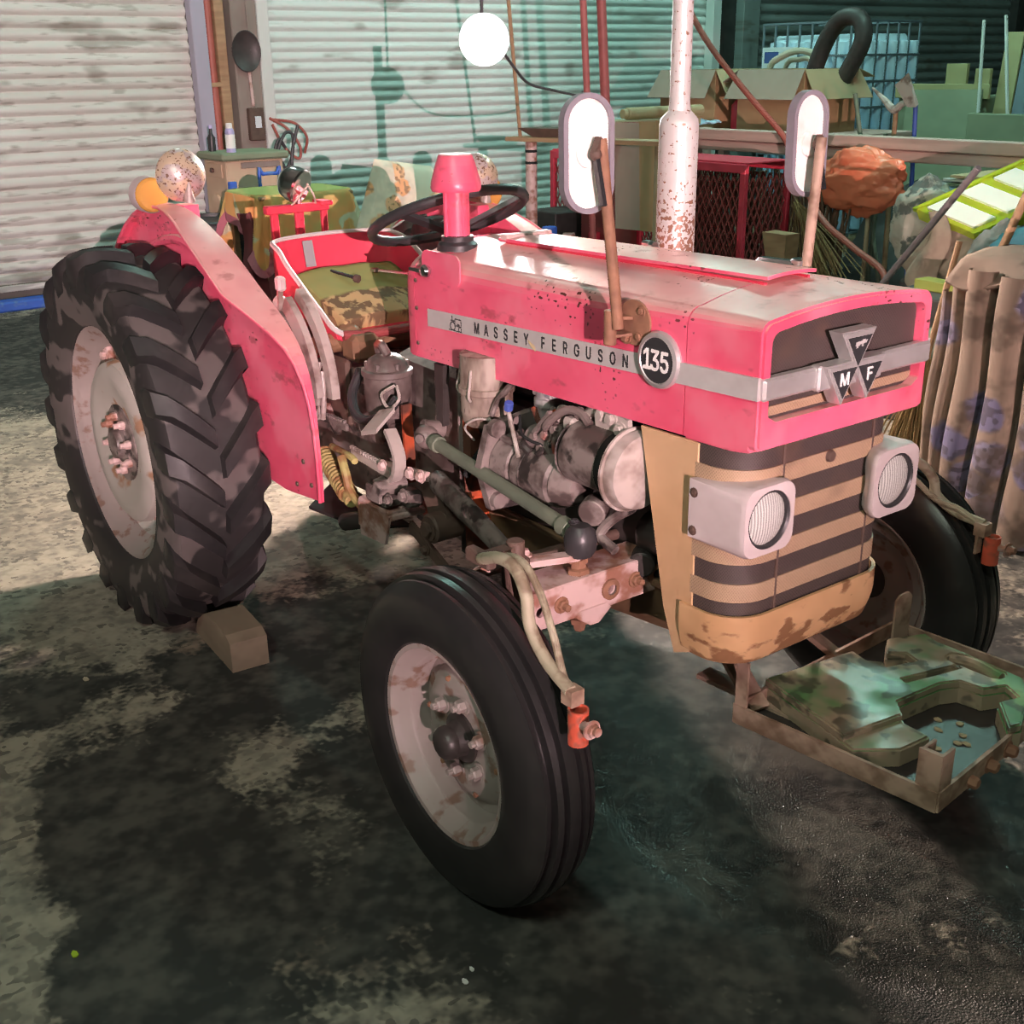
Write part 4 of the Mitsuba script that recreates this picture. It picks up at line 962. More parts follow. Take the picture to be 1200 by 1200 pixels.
# starter motor with its flange plate
P('starter_plate', cat(hullm(*[(x, y, z) for x in (-.385, -.362) for y, z in ((-.33, .80), (-.30, .90), (-.15, .92), (-.15, .68), (-.30, .69))]), cyl((-.365, -.285, .895), (-.345, -.285, .895), .022, n=16), cyl((-.365, -.285, .715), (-.345, -.285, .715), .020, n=16)), 'grey_iron')
P('starter_motor', cat(cyx(-.362, -.30, -.235, .805, .072, .066), cyx(-.30, -.155, -.235, .805, .064), cyx(-.155, -.10, -.235, .805, .060, .040), cyl((-.28, -.235, .885), (-.19, -.235, .885), .030, n=18), cyx(-.262, -.256, -.235, .805, .0655)), 'grey_iron')
# generator with its pulley guard
P('generator', cat(cyx(-.110, .055, -.235, .895, .072, n=32), cyx(-.125, -.110, -.235, .895, .058, .072), bolt((-.126, -.26, .92), (-1, 0, 0), .009, .01)), 'grey_iron')
obj('band', cyx(.018, .060, -.235, .895, .0745, n=32), 'black_matt', TR + '__generator')
obj('pulley_guard', cat(lathe([(0, .062), (.086, .062), (.088, .072), (.080, .092), (.050, .102), (0, .104)], 36, (1, 0, 0), (0, -.235, .893)), lathe([(.086, .058), (.093, .058), (.093, .064), (.086, .066)], 36, (1, 0, 0), (0, -.235, .893))), 'pale_metal', TR + '__generator')
P('generator_bracket', cat(hullm(*[(x, y, z) for y in (-.245, -.232) for x, z in ((-.055, 1.005), (-.03, 1.02), (.055, 1.0), (.06, .955), (.02, .945), (-.045, .96))]), *[bolt((x, -.246, z), (0, -1, 0), .013, .012) for x, z in ((-.025, .995), (.005, .993), (.035, .975))], tube([(-.10, -.22, .95), (-.08, -.23, .985), (-.05, -.235, 1.0)], .014, 8)), 'pale_metal')
P('lower_bracket', cat(tube([(.05, -.22, .80), (.0, -.235, .76), (-.02, -.25, .72), (.03, -.25, .70)], .012, 8), cyl((-.055, -.23, .775), (-.035, -.265, .77), .032, n=18)), 'grey_iron')
P('water_pump', cat(cyx(.02, .13, -.14, .72, .05), cyl((.02, -.15, .66), (.06, -.20, .66), .03, n=16)), 'oily_dark')
# fuel filter, injector lines, governor links above the starter
P('fuel_filter', cat(lathe([(0, .905), (.022, .905), (.026, .92), (.026, .955), (.034, .957), (.034, .975), (.030, .978), (.030, 1.0), (0, 1.0)], 22, loc=(-.265, -.20, 0)), rbox((.07, .05, .018), (-.262, -.20, .988), .004)), 'silver')
P('lift_pump', cat(cyl((-.16, -.19, .93), (-.14, -.24, .95), .034, n=18), rbox((.05, .06, .05), (-.17, -.19, .91), .01), cyl((-.12, -.23, .965), (-.10, -.245, .985), .014, n=12)), 'oily_iron')
P('pump_elbow', cat(cyl((-.175, -.23, .975), (-.155, -.25, .955), .014, n=12), rbox((.035, .03, .03), (-.12, -.25, .955), .006)), 'pale_metal')
rng = random.Random(4)
for pts, r, m in [([(-.40, -.24, .90), (-.36, -.27, .875), (-.30, -.27, .872), (-.22, -.25, .885)], .0085, 'grey_iron'), ([(-.41, -.22, .985), (-.42, -.25, .93), (-.40, -.27, .89), (-.37, -.26, .872)], .006, 'pale_metal'), ([(-.355, -.24, .995), (-.385, -.26, .95), (-.395, -.27, .915)], .0075, 'grey_iron'),
                  ([(-.33, -.27, .95), (-.27, -.285, .845)], .0055, 'pale_metal'), ([(-.31, -.25, .93), (-.26, -.28, .90), (-.20, -.26, .885), (-.16, -.25, .90)], .0035, 'black_matt'), ([(-.23, -.21, .955), (-.20, -.26, .93), (-.17, -.27, .955), (-.13, -.26, .985), (-.09, -.25, .985), (-.06, -.25, .965)], .010, 'oily_iron'),
                  ([(-.47, -.27, .835), (-.465, -.30, .875), (-.42, -.29, .905), (-.36, -.26, .90)], .003, 'pale_metal'), ([(-.47, -.16, .86), (-.50, -.22, .80), (-.54, -.25, .72)], .010, 'black_matt'), ([(-.19, -.24, .86), (-.17, -.26, .905), (-.15, -.25, .945)], .006, 'oily_iron'), ([(-.25, -.24, .90), (-.22, -.27, .865), (-.20, -.27, .88)], .006, 'oily_dark'),
                  ([(-.27, -.24, .955), (-.23, -.25, .93), (-.19, -.24, .965)], .007, 'orange_iron'), ([(-.30, -.22, .87), (-.27, -.27, .875), (-.245, -.27, .86)], .010, 'oily_dark')]:
    P('fuel_line', tube(pts, r, 8, 5), m)
P('blue_connector', cat(cyl((-.325, -.272, .945), (-.318, -.274, .965), .011, n=10)), 'cap_blue')
for x, z in ((-.24, .895), (-.20, .91), (-.215, .875), (-.165, .93), (-.30, .885)):
    P('pipe_union', cat(bolt((x, -.255, z), (0, -1, .2), .012, .016)), 'oily_iron')
P('governor_lever', bar((-.235, -.265, .91), (-.165, -.275, .975), .012, .008), 'grey_iron')

# steering: drag link, ball joints, radius rod
P('drag_link', cat(cyl((-.62, -.30, .806), (.01, -.348, .762), .0165, n=16), cyl((-.60, -.302, .805), (-.575, -.303, .803), .022, n=16), cyl((-.04, -.345, .764), (-.005, -.347, .762), .022, n=16)), 'green_pole')
P('ball_joint', cat(ball((-.645, -.298, .808), .032), cyl((-.66, -.30, .83), (-.65, -.24, .815), .022, n=14), cyl((-.63, -.325, .812), (-.62, -.335, .815), .012, n=10)), 'oily_iron')
P('ball_joint', cat(lathe([(0, .715), (.026, .717), (.034, .73), (.036, .752), (.032, .772), (.02, .785), (0, .787)], 24, loc=(.03, -.350, 0)), bolt((.01, -.35, .785), (0, 0, 1), .009, .008)), 'black_plastic')
P('ball_pin', cat(cyl((.022, -.35, .70), (.022, -.35, .72), .013, n=14), lathe([(0, .672), (.026, .672), (.026, .684), (.018, .687), (.018, .697), (.023, .699), (.023, .709), (0, .711)], 6, loc=(.022, -.35, 0))), 'rust')
P('pin_nut', lathe([(0, .535), (.012, .535), (.015, .545), (.015, .552), (.022, .553), (.022, .565), (0, .566)], 6, loc=(.022, -.345, 0)), 'rust')
P('drop_arm', hullm(*[(x, y, z) for x, y, z in ((-.66, -.235, .83), (-.63, -.235, .83), (-.66, -.255, .83), (-.63, -.255, .83), (-.70, -.21, .98), (-.66, -.21, .98), (-.70, -.23, .98), (-.66, -.23, .98))]), 'oily_dark')
P('radius_rod', sweep([(-.62, -.285, .690), (-.35, -.345, .672), (.00, -.425, .640)], [(a * .024, b * .032) for a, b in ((math.cos(t), math.sin(t)) for t in np.arange(14) * 2 * PI / 14)], 6, up=(0, 0, 1), scale=[1, 1.05, .85, .5]), 'grey_iron')
P('radius_pivot', cat(cyl((-.60, -.24, .575), (-.60, -.33, .575), .040, n=20), bolt((-.60, -.332, .575), (0, -1, 0), .022, .014), hullm((-.70, -.27, .66), (-.62, -.27, .70), (-.56, -.27, .58), (-.64, -.27, .55), (-.70, -.29, .66), (-.62, -.29, .70), (-.56, -.29, .58), (-.64, -.29, .55))), 'rust_dark')
P('track_rod', cyl((-.08, -.56, .69), (-.08, .60, .66), .013, n=12), 'rust_dark')

# front axle beam with holes
def axle_half(s):
    """outer box arm, front face at x = .055, with its row of bolt holes"""
    face = sbox(-.505, .588, -.105, .672).difference(unary_union([Point(y, z).buffer(.0115, quad_segs=5) for y, z in ((-.478, .628), (-.286, .628), (-.152, .628))]))
    f = prism(face, .010, (.045, 0, 0), (0, 1, 0), (0, 0, 1))
    m = cat(f, bb(-.045, .055, -.505, -.105, .662, .674, .003), bb(-.045, .055, -.505, -.105, .586, .598, .003), bb(-.045, -.035, -.505, -.115, .588, .672, .003), hullm(*[(.054 + dx, y, z) for dx in (-.07, .006) for y, z in ((-.385, .588), (-.345, .560), (-.32, .560), (-.285, .588), (-.30, .60), (-.37, .60))]))
    k = P('axle_arm', flipy(m, -s), 'rust_pink')
    for y, t in ((-.423, 1), (-.213, 1)): obj('axle_bolt', flipy(cat(bolt((.056, y, .630), (1, 0, 0), .013, .012), lathe([(0, 0), (.008, 0), (.008, .020), (0, .022)], 10, (1, 0, 0), (.06, y, .63))), -s), 'rust', k)
    for y in (-.286, -.152): obj('bushing', flipy(lathe([(.012, -.002), (.024, -.002), (.024, .006), (.012, .008)], 18, (1, 0, 0), (.055, y, .628)), -s), 'rust', k)
    # spindle and steering arm
    obj('spindle', flipy(cat(cyl((0, -.50, .74), (0, -.50, .40), .030, n=18), cyl((0, -.50, .78), (0, -.50, .735), .020, n=14), cyl((0, -.48, .368), (0, -.64, .368), .034, n=18), rbox((.10, .05, .12), (0, -.515, .40), .02)), -s), 'rust_dark', k)
    obj('steering_arm', flipy(cat(bar((0.0, -.50, .725), (.026, -.355, .715), .030, .014), bar((.0, -.50, .745), (-.08, -.56, .69), .028, .016), bolt((.02, -.515, .735), (0, 0, 1), .012, .014), bolt((-.01, -.47, .735), (0, 0, 1), .012, .014)), -s), 'rust_pink', k)
    return k
axle_half(-1)
axle_half(1)
P('axle_centre', cat(bb(-.035, .045, -.30, .30, .598, .662, .006), rbox((.16, .12, .14), (.0, 0, .60), .02)), 'rust_dark')
# bent tube stays reaching over each front tyre to a red clamp tube
for s, dz in ((-1, 0.0), (1, -.06)):
    k = P('tyre_stay', tube([(.02, s * .600, .772 + dz * .3), (.115, s * .625, .812 + dz), (.175, s * .632, .812 + dz), (.215, s * .638, .775 + dz * .9), (.230, s * .640, .715 + dz * .6), (.285, s * .645, .668 + dz * .3), (.360, s * .650, .640)], .0125, 12), 'olive_tube')
    obj('thin_tube', tube([(.03, s * .585, .775 + dz * .3), (.16, s * .610, .820 + dz * 1.6), (.235, s * .622, .785 + dz * 1.8), (.29, s * .632, .715 + dz * .8), (.33, s * .640, .650), (.365, s * .648, .632)], .0075, 10), 'olive_tube', k)
    obj('clamp_tube', cat(lathe([(.016, .545), (.0195, .545), (.0195, .615), (.016, .615), (.014, .60), (.014, .55), (.016, .545)], 22, loc=(.385, s * .652, 0))), 'clamp_red', k)
    obj('clamp_plate', cat(bb(.352, .360, s * .640 - .012, s * .640 + .012, .565, .640, .002), hullm(*[(.345 + dx, s * (.640 + dy), .625 + dz_) for dx in (0, .03) for dy in (-.01, .02) for dz_ in (-.012, .02)])), 'tool_rust', k)
    obj('clamp_bolt', cat(cyl((.395, s * .655, .59), (.445, s * .655, .595), .009, n=10), bolt((.425, s * .655, .592), (1, 0, 0), .013, .012)), 'rust_pink', k)
    obj('stay_foot', cat(bb(-.03, .05, s * .595 - .012, s * .595 + .012, .755, .785, .004), bar((0, s * .50, .765), (.01, s * .60, .770), .03, .012)), 'rust_dark', k)

# foot plate, brake pedal, lever pivots, coil
P('foot_plate', cat(hullm((-1.40, -.17, .455), (-1.22, -.36, .455), (-.97, -.32, .455), (-.90, -.20, .455), (-1.40, -.17, .463), (-1.22, -.36, .463), (-.97, -.32, .463), (-.90, -.20, .463))), 'oily_dark')
P('step_bracket', cat(bb(-.90, -.735, -.365, -.25, .560, .578, .004), bb(-.905, -.885, -.37, -.25, .50, .578, .006), hullm(*[(x, y, z) for y in (-.368, -.360) for x, z in ((-.895, .575), (-.735, .575), (-.765, .488), (-.895, .478))]), bb(-.90, -.74, -.37, -.30, .572, .590, .006)), 'rust_pink')
P('pedal_arm', sweep([(-.772, -.33, .802), (-.742, -.335, .778), (-.722, -.335, .735), (-.735, -.335, .690), (-.775, -.33, .655)], [(-.006, -.017), (.006, -.017), (.006, .017), (-.006, .017)], 6, up=(0, 1, 0)), 'pale_metal')
obj('pedal_pad', hullm(*[(x, y, z + d) for x, y, z in ((-.845, -.375, .778), (-.845, -.315, .826), (-.765, -.315, .850), (-.765, -.375, .802)) for d in (0, .012)]), 'pale_metal', TR + '__pedal_arm')
P('pedal_pivot', cat(cyl((-.775, -.29, .645), (-.775, -.38, .645), .022, n=16), rbox((.10, .08, .020), (-.80, -.33, .605), .004), rbox((.075, .012, .045), (-.80, -.372, .625), .004), cyl((-.85, -.34, .625), (-.85, -.28, .64), .018, n=12), rbox((.05, .05, .05), (-.715, -.31, .625), .01), bolt((-.70, -.34, .64), (0, -1, 0), .014, .014), bolt((-.735, -.365, .625), (0, -1, 0), .012, .012)), 'grey_iron')
P('pivot_shaft', cat(cyl((-.90, -.30, .67), (-.64, -.30, .70), .014, n=12), *[bolt((x, -.315, .675 + (x + .9) * .11), (0, -1, 0), .013, .014) for x in (-.84, -.70, -.65)]), 'rust_pink')
P('toothed_rack', cat(bar((-1.02, -.31, .675), (-.80, -.315, .665), .010, .022), *[rbox((.006, .012, .010), (-1.02 + .014 * i, -.311, .690 - i * .0006), .001) for i in range(16)]), 'pale_metal')
P('toothed_rack', cat(bar((-1.19, -.30, .735), (-1.06, -.30, .735), .010, .02), *[rbox((.006, .012, .010), (-1.185 + .014 * i, -.30, .749), .001) for i in range(9)], hullm((-1.17, -.305, .73), (-1.08, -.305, .73), (-1.13, -.305, .70), (-1.11, -.295, .70))), 'grey_iron')
P('brake_rod', tube([(-1.16, -.30, .655), (-1.02, -.32, .665), (-.98, -.325, .66)], .010, 8), 'yellow_green_coil')
P('brake_rod', tube([(-1.04, -.335, .66), (-1.00, -.345, .62), (-.98, -.345, .575), (-.90, -.35, .545)], .013, 8), 'yellow_green_coil')
P('adjusting_coil', cat(cyl((-1.30, -.26, .595), (-1.00, -.33, .535), .022, n=14), *[tf(torus((0, 0, 0), (1, -.23, -.2), .024, .006, 14, 6), (-1.28 + .018 * i, -.265 - .0042 * i, .591 - .0036 * i)) for i in range(14)]), 'yellow_green_coil')
P('grease_cup', cat(cyl((-1.00, -.36, .480), (-.90, -.34, .515), .026, n=16), cyl((-.90, -.34, .515), (-.88, -.336, .522), .02, n=12)), 'oily_dark')
P('lower_link', cat(bar((-.77, -.28, .52), (-.52, -.31, .455), .012, .030), bolt((-.55, -.32, .462), (0, -1, 0), .014, .012), bolt((-.66, -.305, .49), (0, -1, 0), .012, .012)), 'rust_dark')
P('hand_brake_lever', tube([(-1.36, -.20, .70), (-1.28, -.24, .74), (-1.22, -.26, .72)], .010, 8), 'rust_pink')

# ---- weight tray at the nose
A_, B_, C_, D_ = V(.300, -.140, 0), V(.765, -.085, 0), V(.700, .500, 0), V(.268, .465, 0)
def rail(p, q, z=.38):
    d = (q - p) / np.linalg.norm(q - p); nrm_ = np.cross(d, [0, 0, 1])
    o = [p + nrm_ * .004, q + nrm_ * .004, q - nrm_ * .004, p - nrm_ * .004]
    return hullm(*[tuple(v + V(0, 0, zz)) for v in o for zz in (z - .022, z + .022)])
tray = P('weight_tray', cat(rail(A_, B_), rail(B_, C_), rail(C_, D_), rail(D_, A_), bar((.16, -.06, .50), (.32, -.08, .375), .05, .012), bar((.16, .14, .50), (.30, .24, .375), .05, .012), bar((.12, -.05, .37), (.42, -.02, .365), .05, .01)), 'tool_rust', label='rusty angle iron tray carried ahead of the radiator')
obj('tray_floor', hullm(*[tuple(p * .985 + V(.008, .002, z)) for p in (A_, B_, C_, D_) for z in (.358, .364)]), 'oily_dark', tray)
def post(c, d1, d2, w, h):
    d1, d2 = V(*d1), V(*d2); d1 /= np.linalg.norm(d1); d2 /= np.linalg.norm(d2)
    f = lambda d, e: hullm(*[tuple(c + V(0, 0, .375) + d * a + e * b + V(0, 0, z)) for a in (0, w) for b in (0, .006) for z in (0, h)])
    return cat(f(d1, d2), f(d2, d1))
obj('corner_post', post(A_, (1, .1, 0), (-.1, 1, 0), .030, .135), 'tool_rust', tray, False)
obj('corner_post', post(B_ + V(-.045, .0, 0), (1, .1, 0), (-.1, 1, 0), .045, .105), 'tool_rust', tray, False)
obj('corner_post', cat(post(B_, (-1, -.1, 0), (-.1, 1, 0), .048, .105)), 'tool_rust', tray, False)
obj('corner_post', hullm(*[(D_[0] + .04 + dx, D_[1] - .035 + y, .375 + z) for dx in (0, .006) for y, z in ((-.035, 0), (.025, 0), (.025, .115), (.012, .128), (-.022, .128), (-.035, .115))]), 'tool_rust', tray, False)
for yy in (.04, .12, .20): obj('tray_bolt', bolt((.765 - (yy + .085) * .098, yy, .372), (1, .1, 0), .013, .02), 'rust', tray)

# ---- loose things on and round the tractor
wo = Polygon([(.284, -.030), (.320, .231), (.372, .218), (.399, .240), (.372, .284), (.333, .339), (.373, .436), (.417, .421), (.488, .423), (.568, .419), (.637, .416), (.690, .345), (.742, .235), (.732, .200), (.665, .275), (.625, .304), (.591, .299), (.558, .294), (.539, .254), (.529, .115), (.555, .090), (.577, .075), (.641, .072), (.634, -.019), (.574, -.095), (.544, -.087)])
wo = wo.difference(Polygon([(.375, .275), (.416, .225), (.441, .300), (.406, .312)])).difference(Polygon([(.612, .305), (.655, .268), (.672, .330), (.632, .352)])).buffer(-.005).buffer(.005, quad_segs=3)
t = thing('cast_weight', 'mossy green rusty cast iron weight lying in the front tray of the tractor', 'weight')
slab = wo.difference(Polygon([(.541, -.12), (.568, .084), (.75, .084), (.75, -.12)])).difference(Polygon([(.475, .205), (.512, .350), (.523, .346), (.489, .200)])).difference(affinity.rotate(rrect(.13, .042, .018, .540, .383), 2))
obj('plate', cat(prism(wo, .040, (0, 0, .366), (1, 0, 0), (0, 1, 0), .005), prism(slab.buffer(-.002), .016, (0, 0, .4045), (1, 0, 0), (0, 1, 0), .004)), 'moss_iron', t, 25)
obj('handle', tube([(.482, .381, .412), (.54, .383, .421), (.60, .385, .412)], .014, 10), 'moss_iron', t)
for x, y in ((.499, .222), (.509, .268), (.519, .310)):
    obj('hole', prism(affinity.rotate(rrect(.022, .011, .004, x, y), 75), .003, (0, 0, .4045), (1, 0, 0), (0, 1, 0)), 'black_matt', t, False)  # black plates stand in for the dark inside the holes
rg = np.random.default_rng(5)
for i, (x, y) in enumerate(((.60, .165), (.575, .20), (.615, .22), (.655, .15), (.668, .162), (.640, .10), (.645, .185))):
    q = hullm(*[(x + .011 * math.cos(a) * rg.uniform(.6, 1.2), y + .008 * math.sin(a) * rg.uniform(.6, 1.2), z) for a in np.arange(6) * PI / 3 for z in (.3645, .3675)])
    tag(obj('chip', q, 'card_pale', None, False), ('pale chip lying on the tray floor beside the iron weight', 'pale flake'), None) if False else tag(obj('chip', q, 'card_pale', None, False), 'pale chip of debris on the wet tray floor beside the iron weight', 'chip', 'debris chips in the front tray')

w = hullm(*[(x, y, z) for y in (-.058, .058) for x, z in ((-.175, 0), (.155, 0), (.155, .095), (.12, .112), (-.04, .120), (-.12, .085), (-.175, .02))])
k = obj('wheel_chock', tf(w, (-1.365, -.588, 0.0), rz=-4), 'wedge_wood', None, 20); tag(k, 'worn wooden wedge on the floor against the rear tyre', 'wheel chock')

def mat_f(u, v):
    x = -1.585 + .345 * u; y = -.185 + .37 * v
    bump = .012 * (meshkit.fbm(np.stack([x * 9, y * 9, 0 * x], -1), 3) - .5) * 2
    z = np.interp(x, [-1.60, -1.42, -1.30, -1.24], [1.090, 1.045, 1.015, .990]) + bump + .012 * np.sin(PI * v)
    return x, y, z
k = obj('seat_cushion', grid(lambda u, v: mat_f(u, v), 26, 22, .06), 'olive_seat', None, True); tag(k, 'olive green cloth cushion with a straw front lying in the tractor seat', 'cushion')
k = obj('cloth_leaf', 0) if False else None
t = thing('bolt', 'small dark headed pin lying on the seat cushion', 'bolt')
obj('shank', cat(cyl((-1.55, -.055, 1.092), (-1.46, -.018, 1.078), .0045, n=8), cyl((-1.53, -.060, 1.092), (-1.45, -.025, 1.076), .003, n=6)), 'black_paint', t)
obj('head', cyl((-1.46, -.020, 1.076), (-1.447, -.014, 1.074), .013, n=12), 'rust_dark', t)
k = obj('spanner', cat(bar((-1.50, .085, 1.084), (-1.40, .185, 1.072), .014, .006), cyl((-1.505, .08, 1.080), (-1.505, .08, 1.090), .014, n=12), cyl((-1.395, .19, 1.064), (-1.395, .19, 1.074), .013, n=12)), 'chrome', None); tag(k, 'shiny spanner lying on the green seat cushion', 'spanner')

# ---------------------------------------------------------------- along the back wall, left to right
def one(name, mesh, m, label, cat_, group=None, smooth=35, kind=None):
    return tag(obj(name, mesh, m, None, smooth), label, cat_, group, kind)

# black oval pan hung on the column, switch box
t = thing('hanging_pan', 'black oval pan hung on the grey column between the shutters', 'pan')
obj('bowl', tf(lathe([(0, -.035), (.06, -.030), (.105, -.012), (.122, .008), (.126, .010), (.122, .014), (.10, -.004), (.055, -.020), (0, -.024)], 36, (1, 0, 0)), (-7.555, 2.525, 1.815), sc=(1, 1.0, 1.25)), 'hose_black', t)
obj('handle', bar((-7.575, 2.545, 1.67), (-7.57, 2.555, 1.40), .022, .012, up=(1, 0, 0)), 'rust_pink', t)
t = thing('switch_box', 'brown switch box with a white label on the column', 'switch box')
obj('box', bb(-7.60, -7.54, 2.50, 2.63, 1.13, 1.385, .008), 'rust_dark', t)
obj('label', bb(-7.54, -7.536, 2.545, 2.60, 1.23, 1.32, .001), 'label_white', t)
obj('conduit', tube([(-7.585, 2.58, 1.385), (-7.585, 2.575, 2.0), (-7.585, 2.56, 3.0)], .010, 8), 'column_grey', t)

# beige cabinet with a slab on top
t = thing('cabinet', 'beige wooden cabinet under the switch box', 'cabinet')
obj('body', bb(-7.14, -6.74, 1.90, 2.37, 0, 1.045, .010), 'cabinet', t)
obj('top_slab', bb(-7.18, -6.70, 1.86, 2.41, 1.045, 1.10, .014), 'green_ply', t)
d_ = obj('drawer', bb(-7.08, -6.80, 1.888, 1.900, .92, 1.02, .003), 'cabinet', t)
obj('knob', cyl((-6.95, 1.888, .97), (-6.95, 1.865, .97), .018), 'rust_dark', d_)
obj('front_panel', bb(-6.740, -6.730, 2.02, 2.34, .985, 1.03, .004), 'column_grey', t)
for z in (.72, .55): obj('disc', lathe([(0, 0), (.075, 0), (.075, .02), (.05, .028), (.0, .02)], 24, (0, -1, 0), (-6.94, 1.90, z)), 'cabinet', t)
t = thing('spray_can', 'lilac and white spray can standing on the cabinet', 'spray can')
obj('can', lathe([(0, 0), (.034, 0), (.036, .004), (.036, .15), (.028, .168), (.024, .172), (0, .172)], 24, loc=(-6.83, 1.995, 1.10)), 'can_lilac', t)
obj('cap', lathe([(0, .170), (.024, .170), (.024, .205), (.020, .210), (0, .210)], 20, loc=(-6.83, 1.995, 1.10)), 'letter_white', t)
obj('paper_band', lathe([(.0365, .03), (.0365, .13)], 24, loc=(-6.83, 1.995, 1.10)), 'letter_white', t)
t = thing('small_bottle', 'small dark bottle behind the spray can on the cabinet', 'bottle')
obj('body', lathe([(0, 0), (.028, 0), (.030, .10), (.012, .13), (.012, .17), (0, .17)], 18, loc=(-7.05, 1.94, 1.10)), 'black_plastic', t)
obj('cap', lathe([(0, .165), (.014, .165), (.014, .19), (0, .19)], 14, loc=(-7.05, 1.94, 1.10)), 'can_lilac', t)

# orange cable loops and bent black rods at the jamb
t = thing('cable_loop', 'orange cable looped on the pale jamb beside the cabinet', 'cable')
obj('cable', cat(tube([(-7.55, 2.68, 1.30), (-7.45, 2.78, 1.22), (-7.4, 2.86, 1.08), (-7.4, 2.84, .98), (-7.45, 2.74, 1.08), (-7.53, 2.69, 1.25)], .012, 8), tube([(-7.55, 2.70, 1.29), (-7.43, 2.84, 1.26), (-7.38, 2.92, 1.15), (-7.4, 2.90, 1.02)], .011, 8)), 'hose_red', t)
t = thing('bent_rods', 'bent black steel rods leaning behind the cabinet', 'rods')
for pts in ([(-6.95, 2.38, 0.02), (-6.95, 2.44, .80), (-6.95, 2.42, 1.02), (-6.95, 2.50, 1.20), (-6.95, 2.57, 1.20), (-6.95, 2.56, 1.05), (-6.95, 2.50, .95), (-6.95, 2.46, 1.0)], [(-6.9, 2.44, .02), (-6.9, 2.52, .8), (-6.9, 2.53, 1.05), (-6.9, 2.60, 1.27)], [(-6.98, 2.36, .02), (-6.98, 2.40, .9), (-6.98, 2.46, 1.16), (-6.98, 2.52, 1.10)]):
    obj('rod', tube(pts, .013, 8), 'glass_wire', t)

# black drum, blue boards, blue frame
t = thing('drum', 'black drum on the floor in front of the beige cabinet', 'drum')
obj('shell', lathe([(0, 0), (.285, 0), (.29, .02), (.285, .04), (.285, .22), (.294, .235), (.285, .25), (.285, .44), (.294, .455), (.285, .47), (.285, .66), (.295, .675), (.285, .69), (.275, .69), (.27, .665), (0, .665)], 40, loc=(-6.42, 1.62, 0)), 'black_plastic', t)
one('blue_board', bb(-6.66, -6.62, 1.865, 1.925, 0, .905, .006), 'blue_paint', 'upright blue board behind the black drum', 'board')
t = thing('folding_chair', 'blue framed folding chair behind the draped table', 'chair')
obj('frame', tube([(-6.50, 2.06, 0.02), (-6.52, 2.06, .93), (-6.52, 2.09, .955), (-6.52, 2.20, .955), (-6.52, 2.23, .93), (-6.50, 2.24, .02)], .014, 8, 3), 'blue_paint', t)
obj('side_bow', tube([(-6.50, 2.23, .94), (-6.42, 2.27, .93), (-6.30, 2.31, .80), (-6.25, 2.32, .02)], .013, 8), 'glass_wire', t)
obj('seat', bb(-6.48, -6.20, 2.06, 2.30, .44, .47, .01), 'blue_paint', t)

# table under a printed cloth
t = thing('table', 'small table hidden under an orange and green printed cloth', 'table')
obj('tabletop', bb(-6.08, -5.52, 1.58, 2.28, .875, .90, .006), 'wood', t)
for sx in (-6.04, -5.56):
    for sy in (1.62, 2.24): obj('leg', bb(sx - .02, sx + .02, sy - .02, sy + .02, 0, .875, .004), 'wood', t)
def cloth_ring(n=160):
    a = np.linspace(0, 2 * PI, n)
    ex = .30 * np.sign(np.cos(a)) * np.abs(np.cos(a)) ** .35; ey = .37 * np.sign(np.sin(a)) * np.abs(np.sin(a)) ** .35
    return a, ex, ey
ca, cx_r, cy_r = cloth_ring()
def cloth_f(u, v):
    i = (u * (len(ca) - 1)).round().astype(int)
    a = ca[i]
    drop = .26 + .10 * np.sin(a * 2 + 2.1) + .06 * np.sin(a * 5 + 1) + .10 * (np.abs(np.sin(2 * a)) > .9) * 0
    corner = np.exp(-((np.abs(np.sin(2 * a)) - 1) / .12) ** 2)
    drop = drop + .18 * corner
    t_ = np.clip((v - .45) / .55, 0, 1)
    k = np.where(v < .45, v / .45, 1.0)
    fold = 1 + t_ * (.10 * np.sin(a * 11) + .05 * np.sin(a * 17 + 1) + .10)
    r = .004 + k
    return -5.80 + cx_r[i] * k * fold, 1.93 + cy_r[i] * k * fold, .907 + .012 * (1 - k) - t_ * drop
k = thing('tablecloth', 'orange and green printed cloth with a pink hem draped over the small table', 'tablecloth')
obj('cloth', grid(cloth_f, len(ca), 26, .004), 'table_print', k, True)
u_ = np.linspace(0, 1, len(ca)); hem = np.array(cloth_f(u_, np.ones_like(u_))).T
obj('hem', sweep(hem, [(-.004, -.004), (.004, -.004), (.004, .05), (-.004, .05)], 1, up=np.array([0, 0, 1.0])), 'pink_hem', k)
one('draped_cloth', grid(lambda u, v: (-5.62 + .05 * np.sin(9 * u) + .04 * v, 1.46 + .22 * u + .03 * np.sin(6 * v), .80 - .62 * v), 12, 14, .012), 'maroon_cloth', 'dark red cloth hanging at the corner of the draped table', 'cloth')

# flowered cushion leaning on a crate
one('crate', cat(bb(-5.15, -4.70, 1.95, 2.95, 0, .62, .01), bb(-5.0, -4.8, 2.1, 2.8, .62, .68, .01)), 'dark_stuff', 'dark crate on the floor carrying the flowered cushion', 'crate')
def cush(sgn):
    def f(u, v):
        yb = np.interp(u, [0, 1], [1.86, 2.74]); yt = np.interp(u, [0, 1], [2.13, 2.56])
        y = yb + (yt - yb) * v
        z = .69 + .45 * v - .07 * u * v
        pill = (np.clip(4 * u * (1 - u), 0, 1) * np.clip(4 * v * (1 - v), 0, 1)) ** .35
        return -4.80 - .16 * v + sgn * .085 * pill, y, z
    return f
g1, g2 = grid(cush(1), 24, 18), grid(cush(-1), 24, 18); g2.invert()
one('floral_cushion', cat(g1, g2), 'cushion_print', 'big cream cushion with orange blossoms leaning behind the steering wheel', 'cushion', smooth=True)
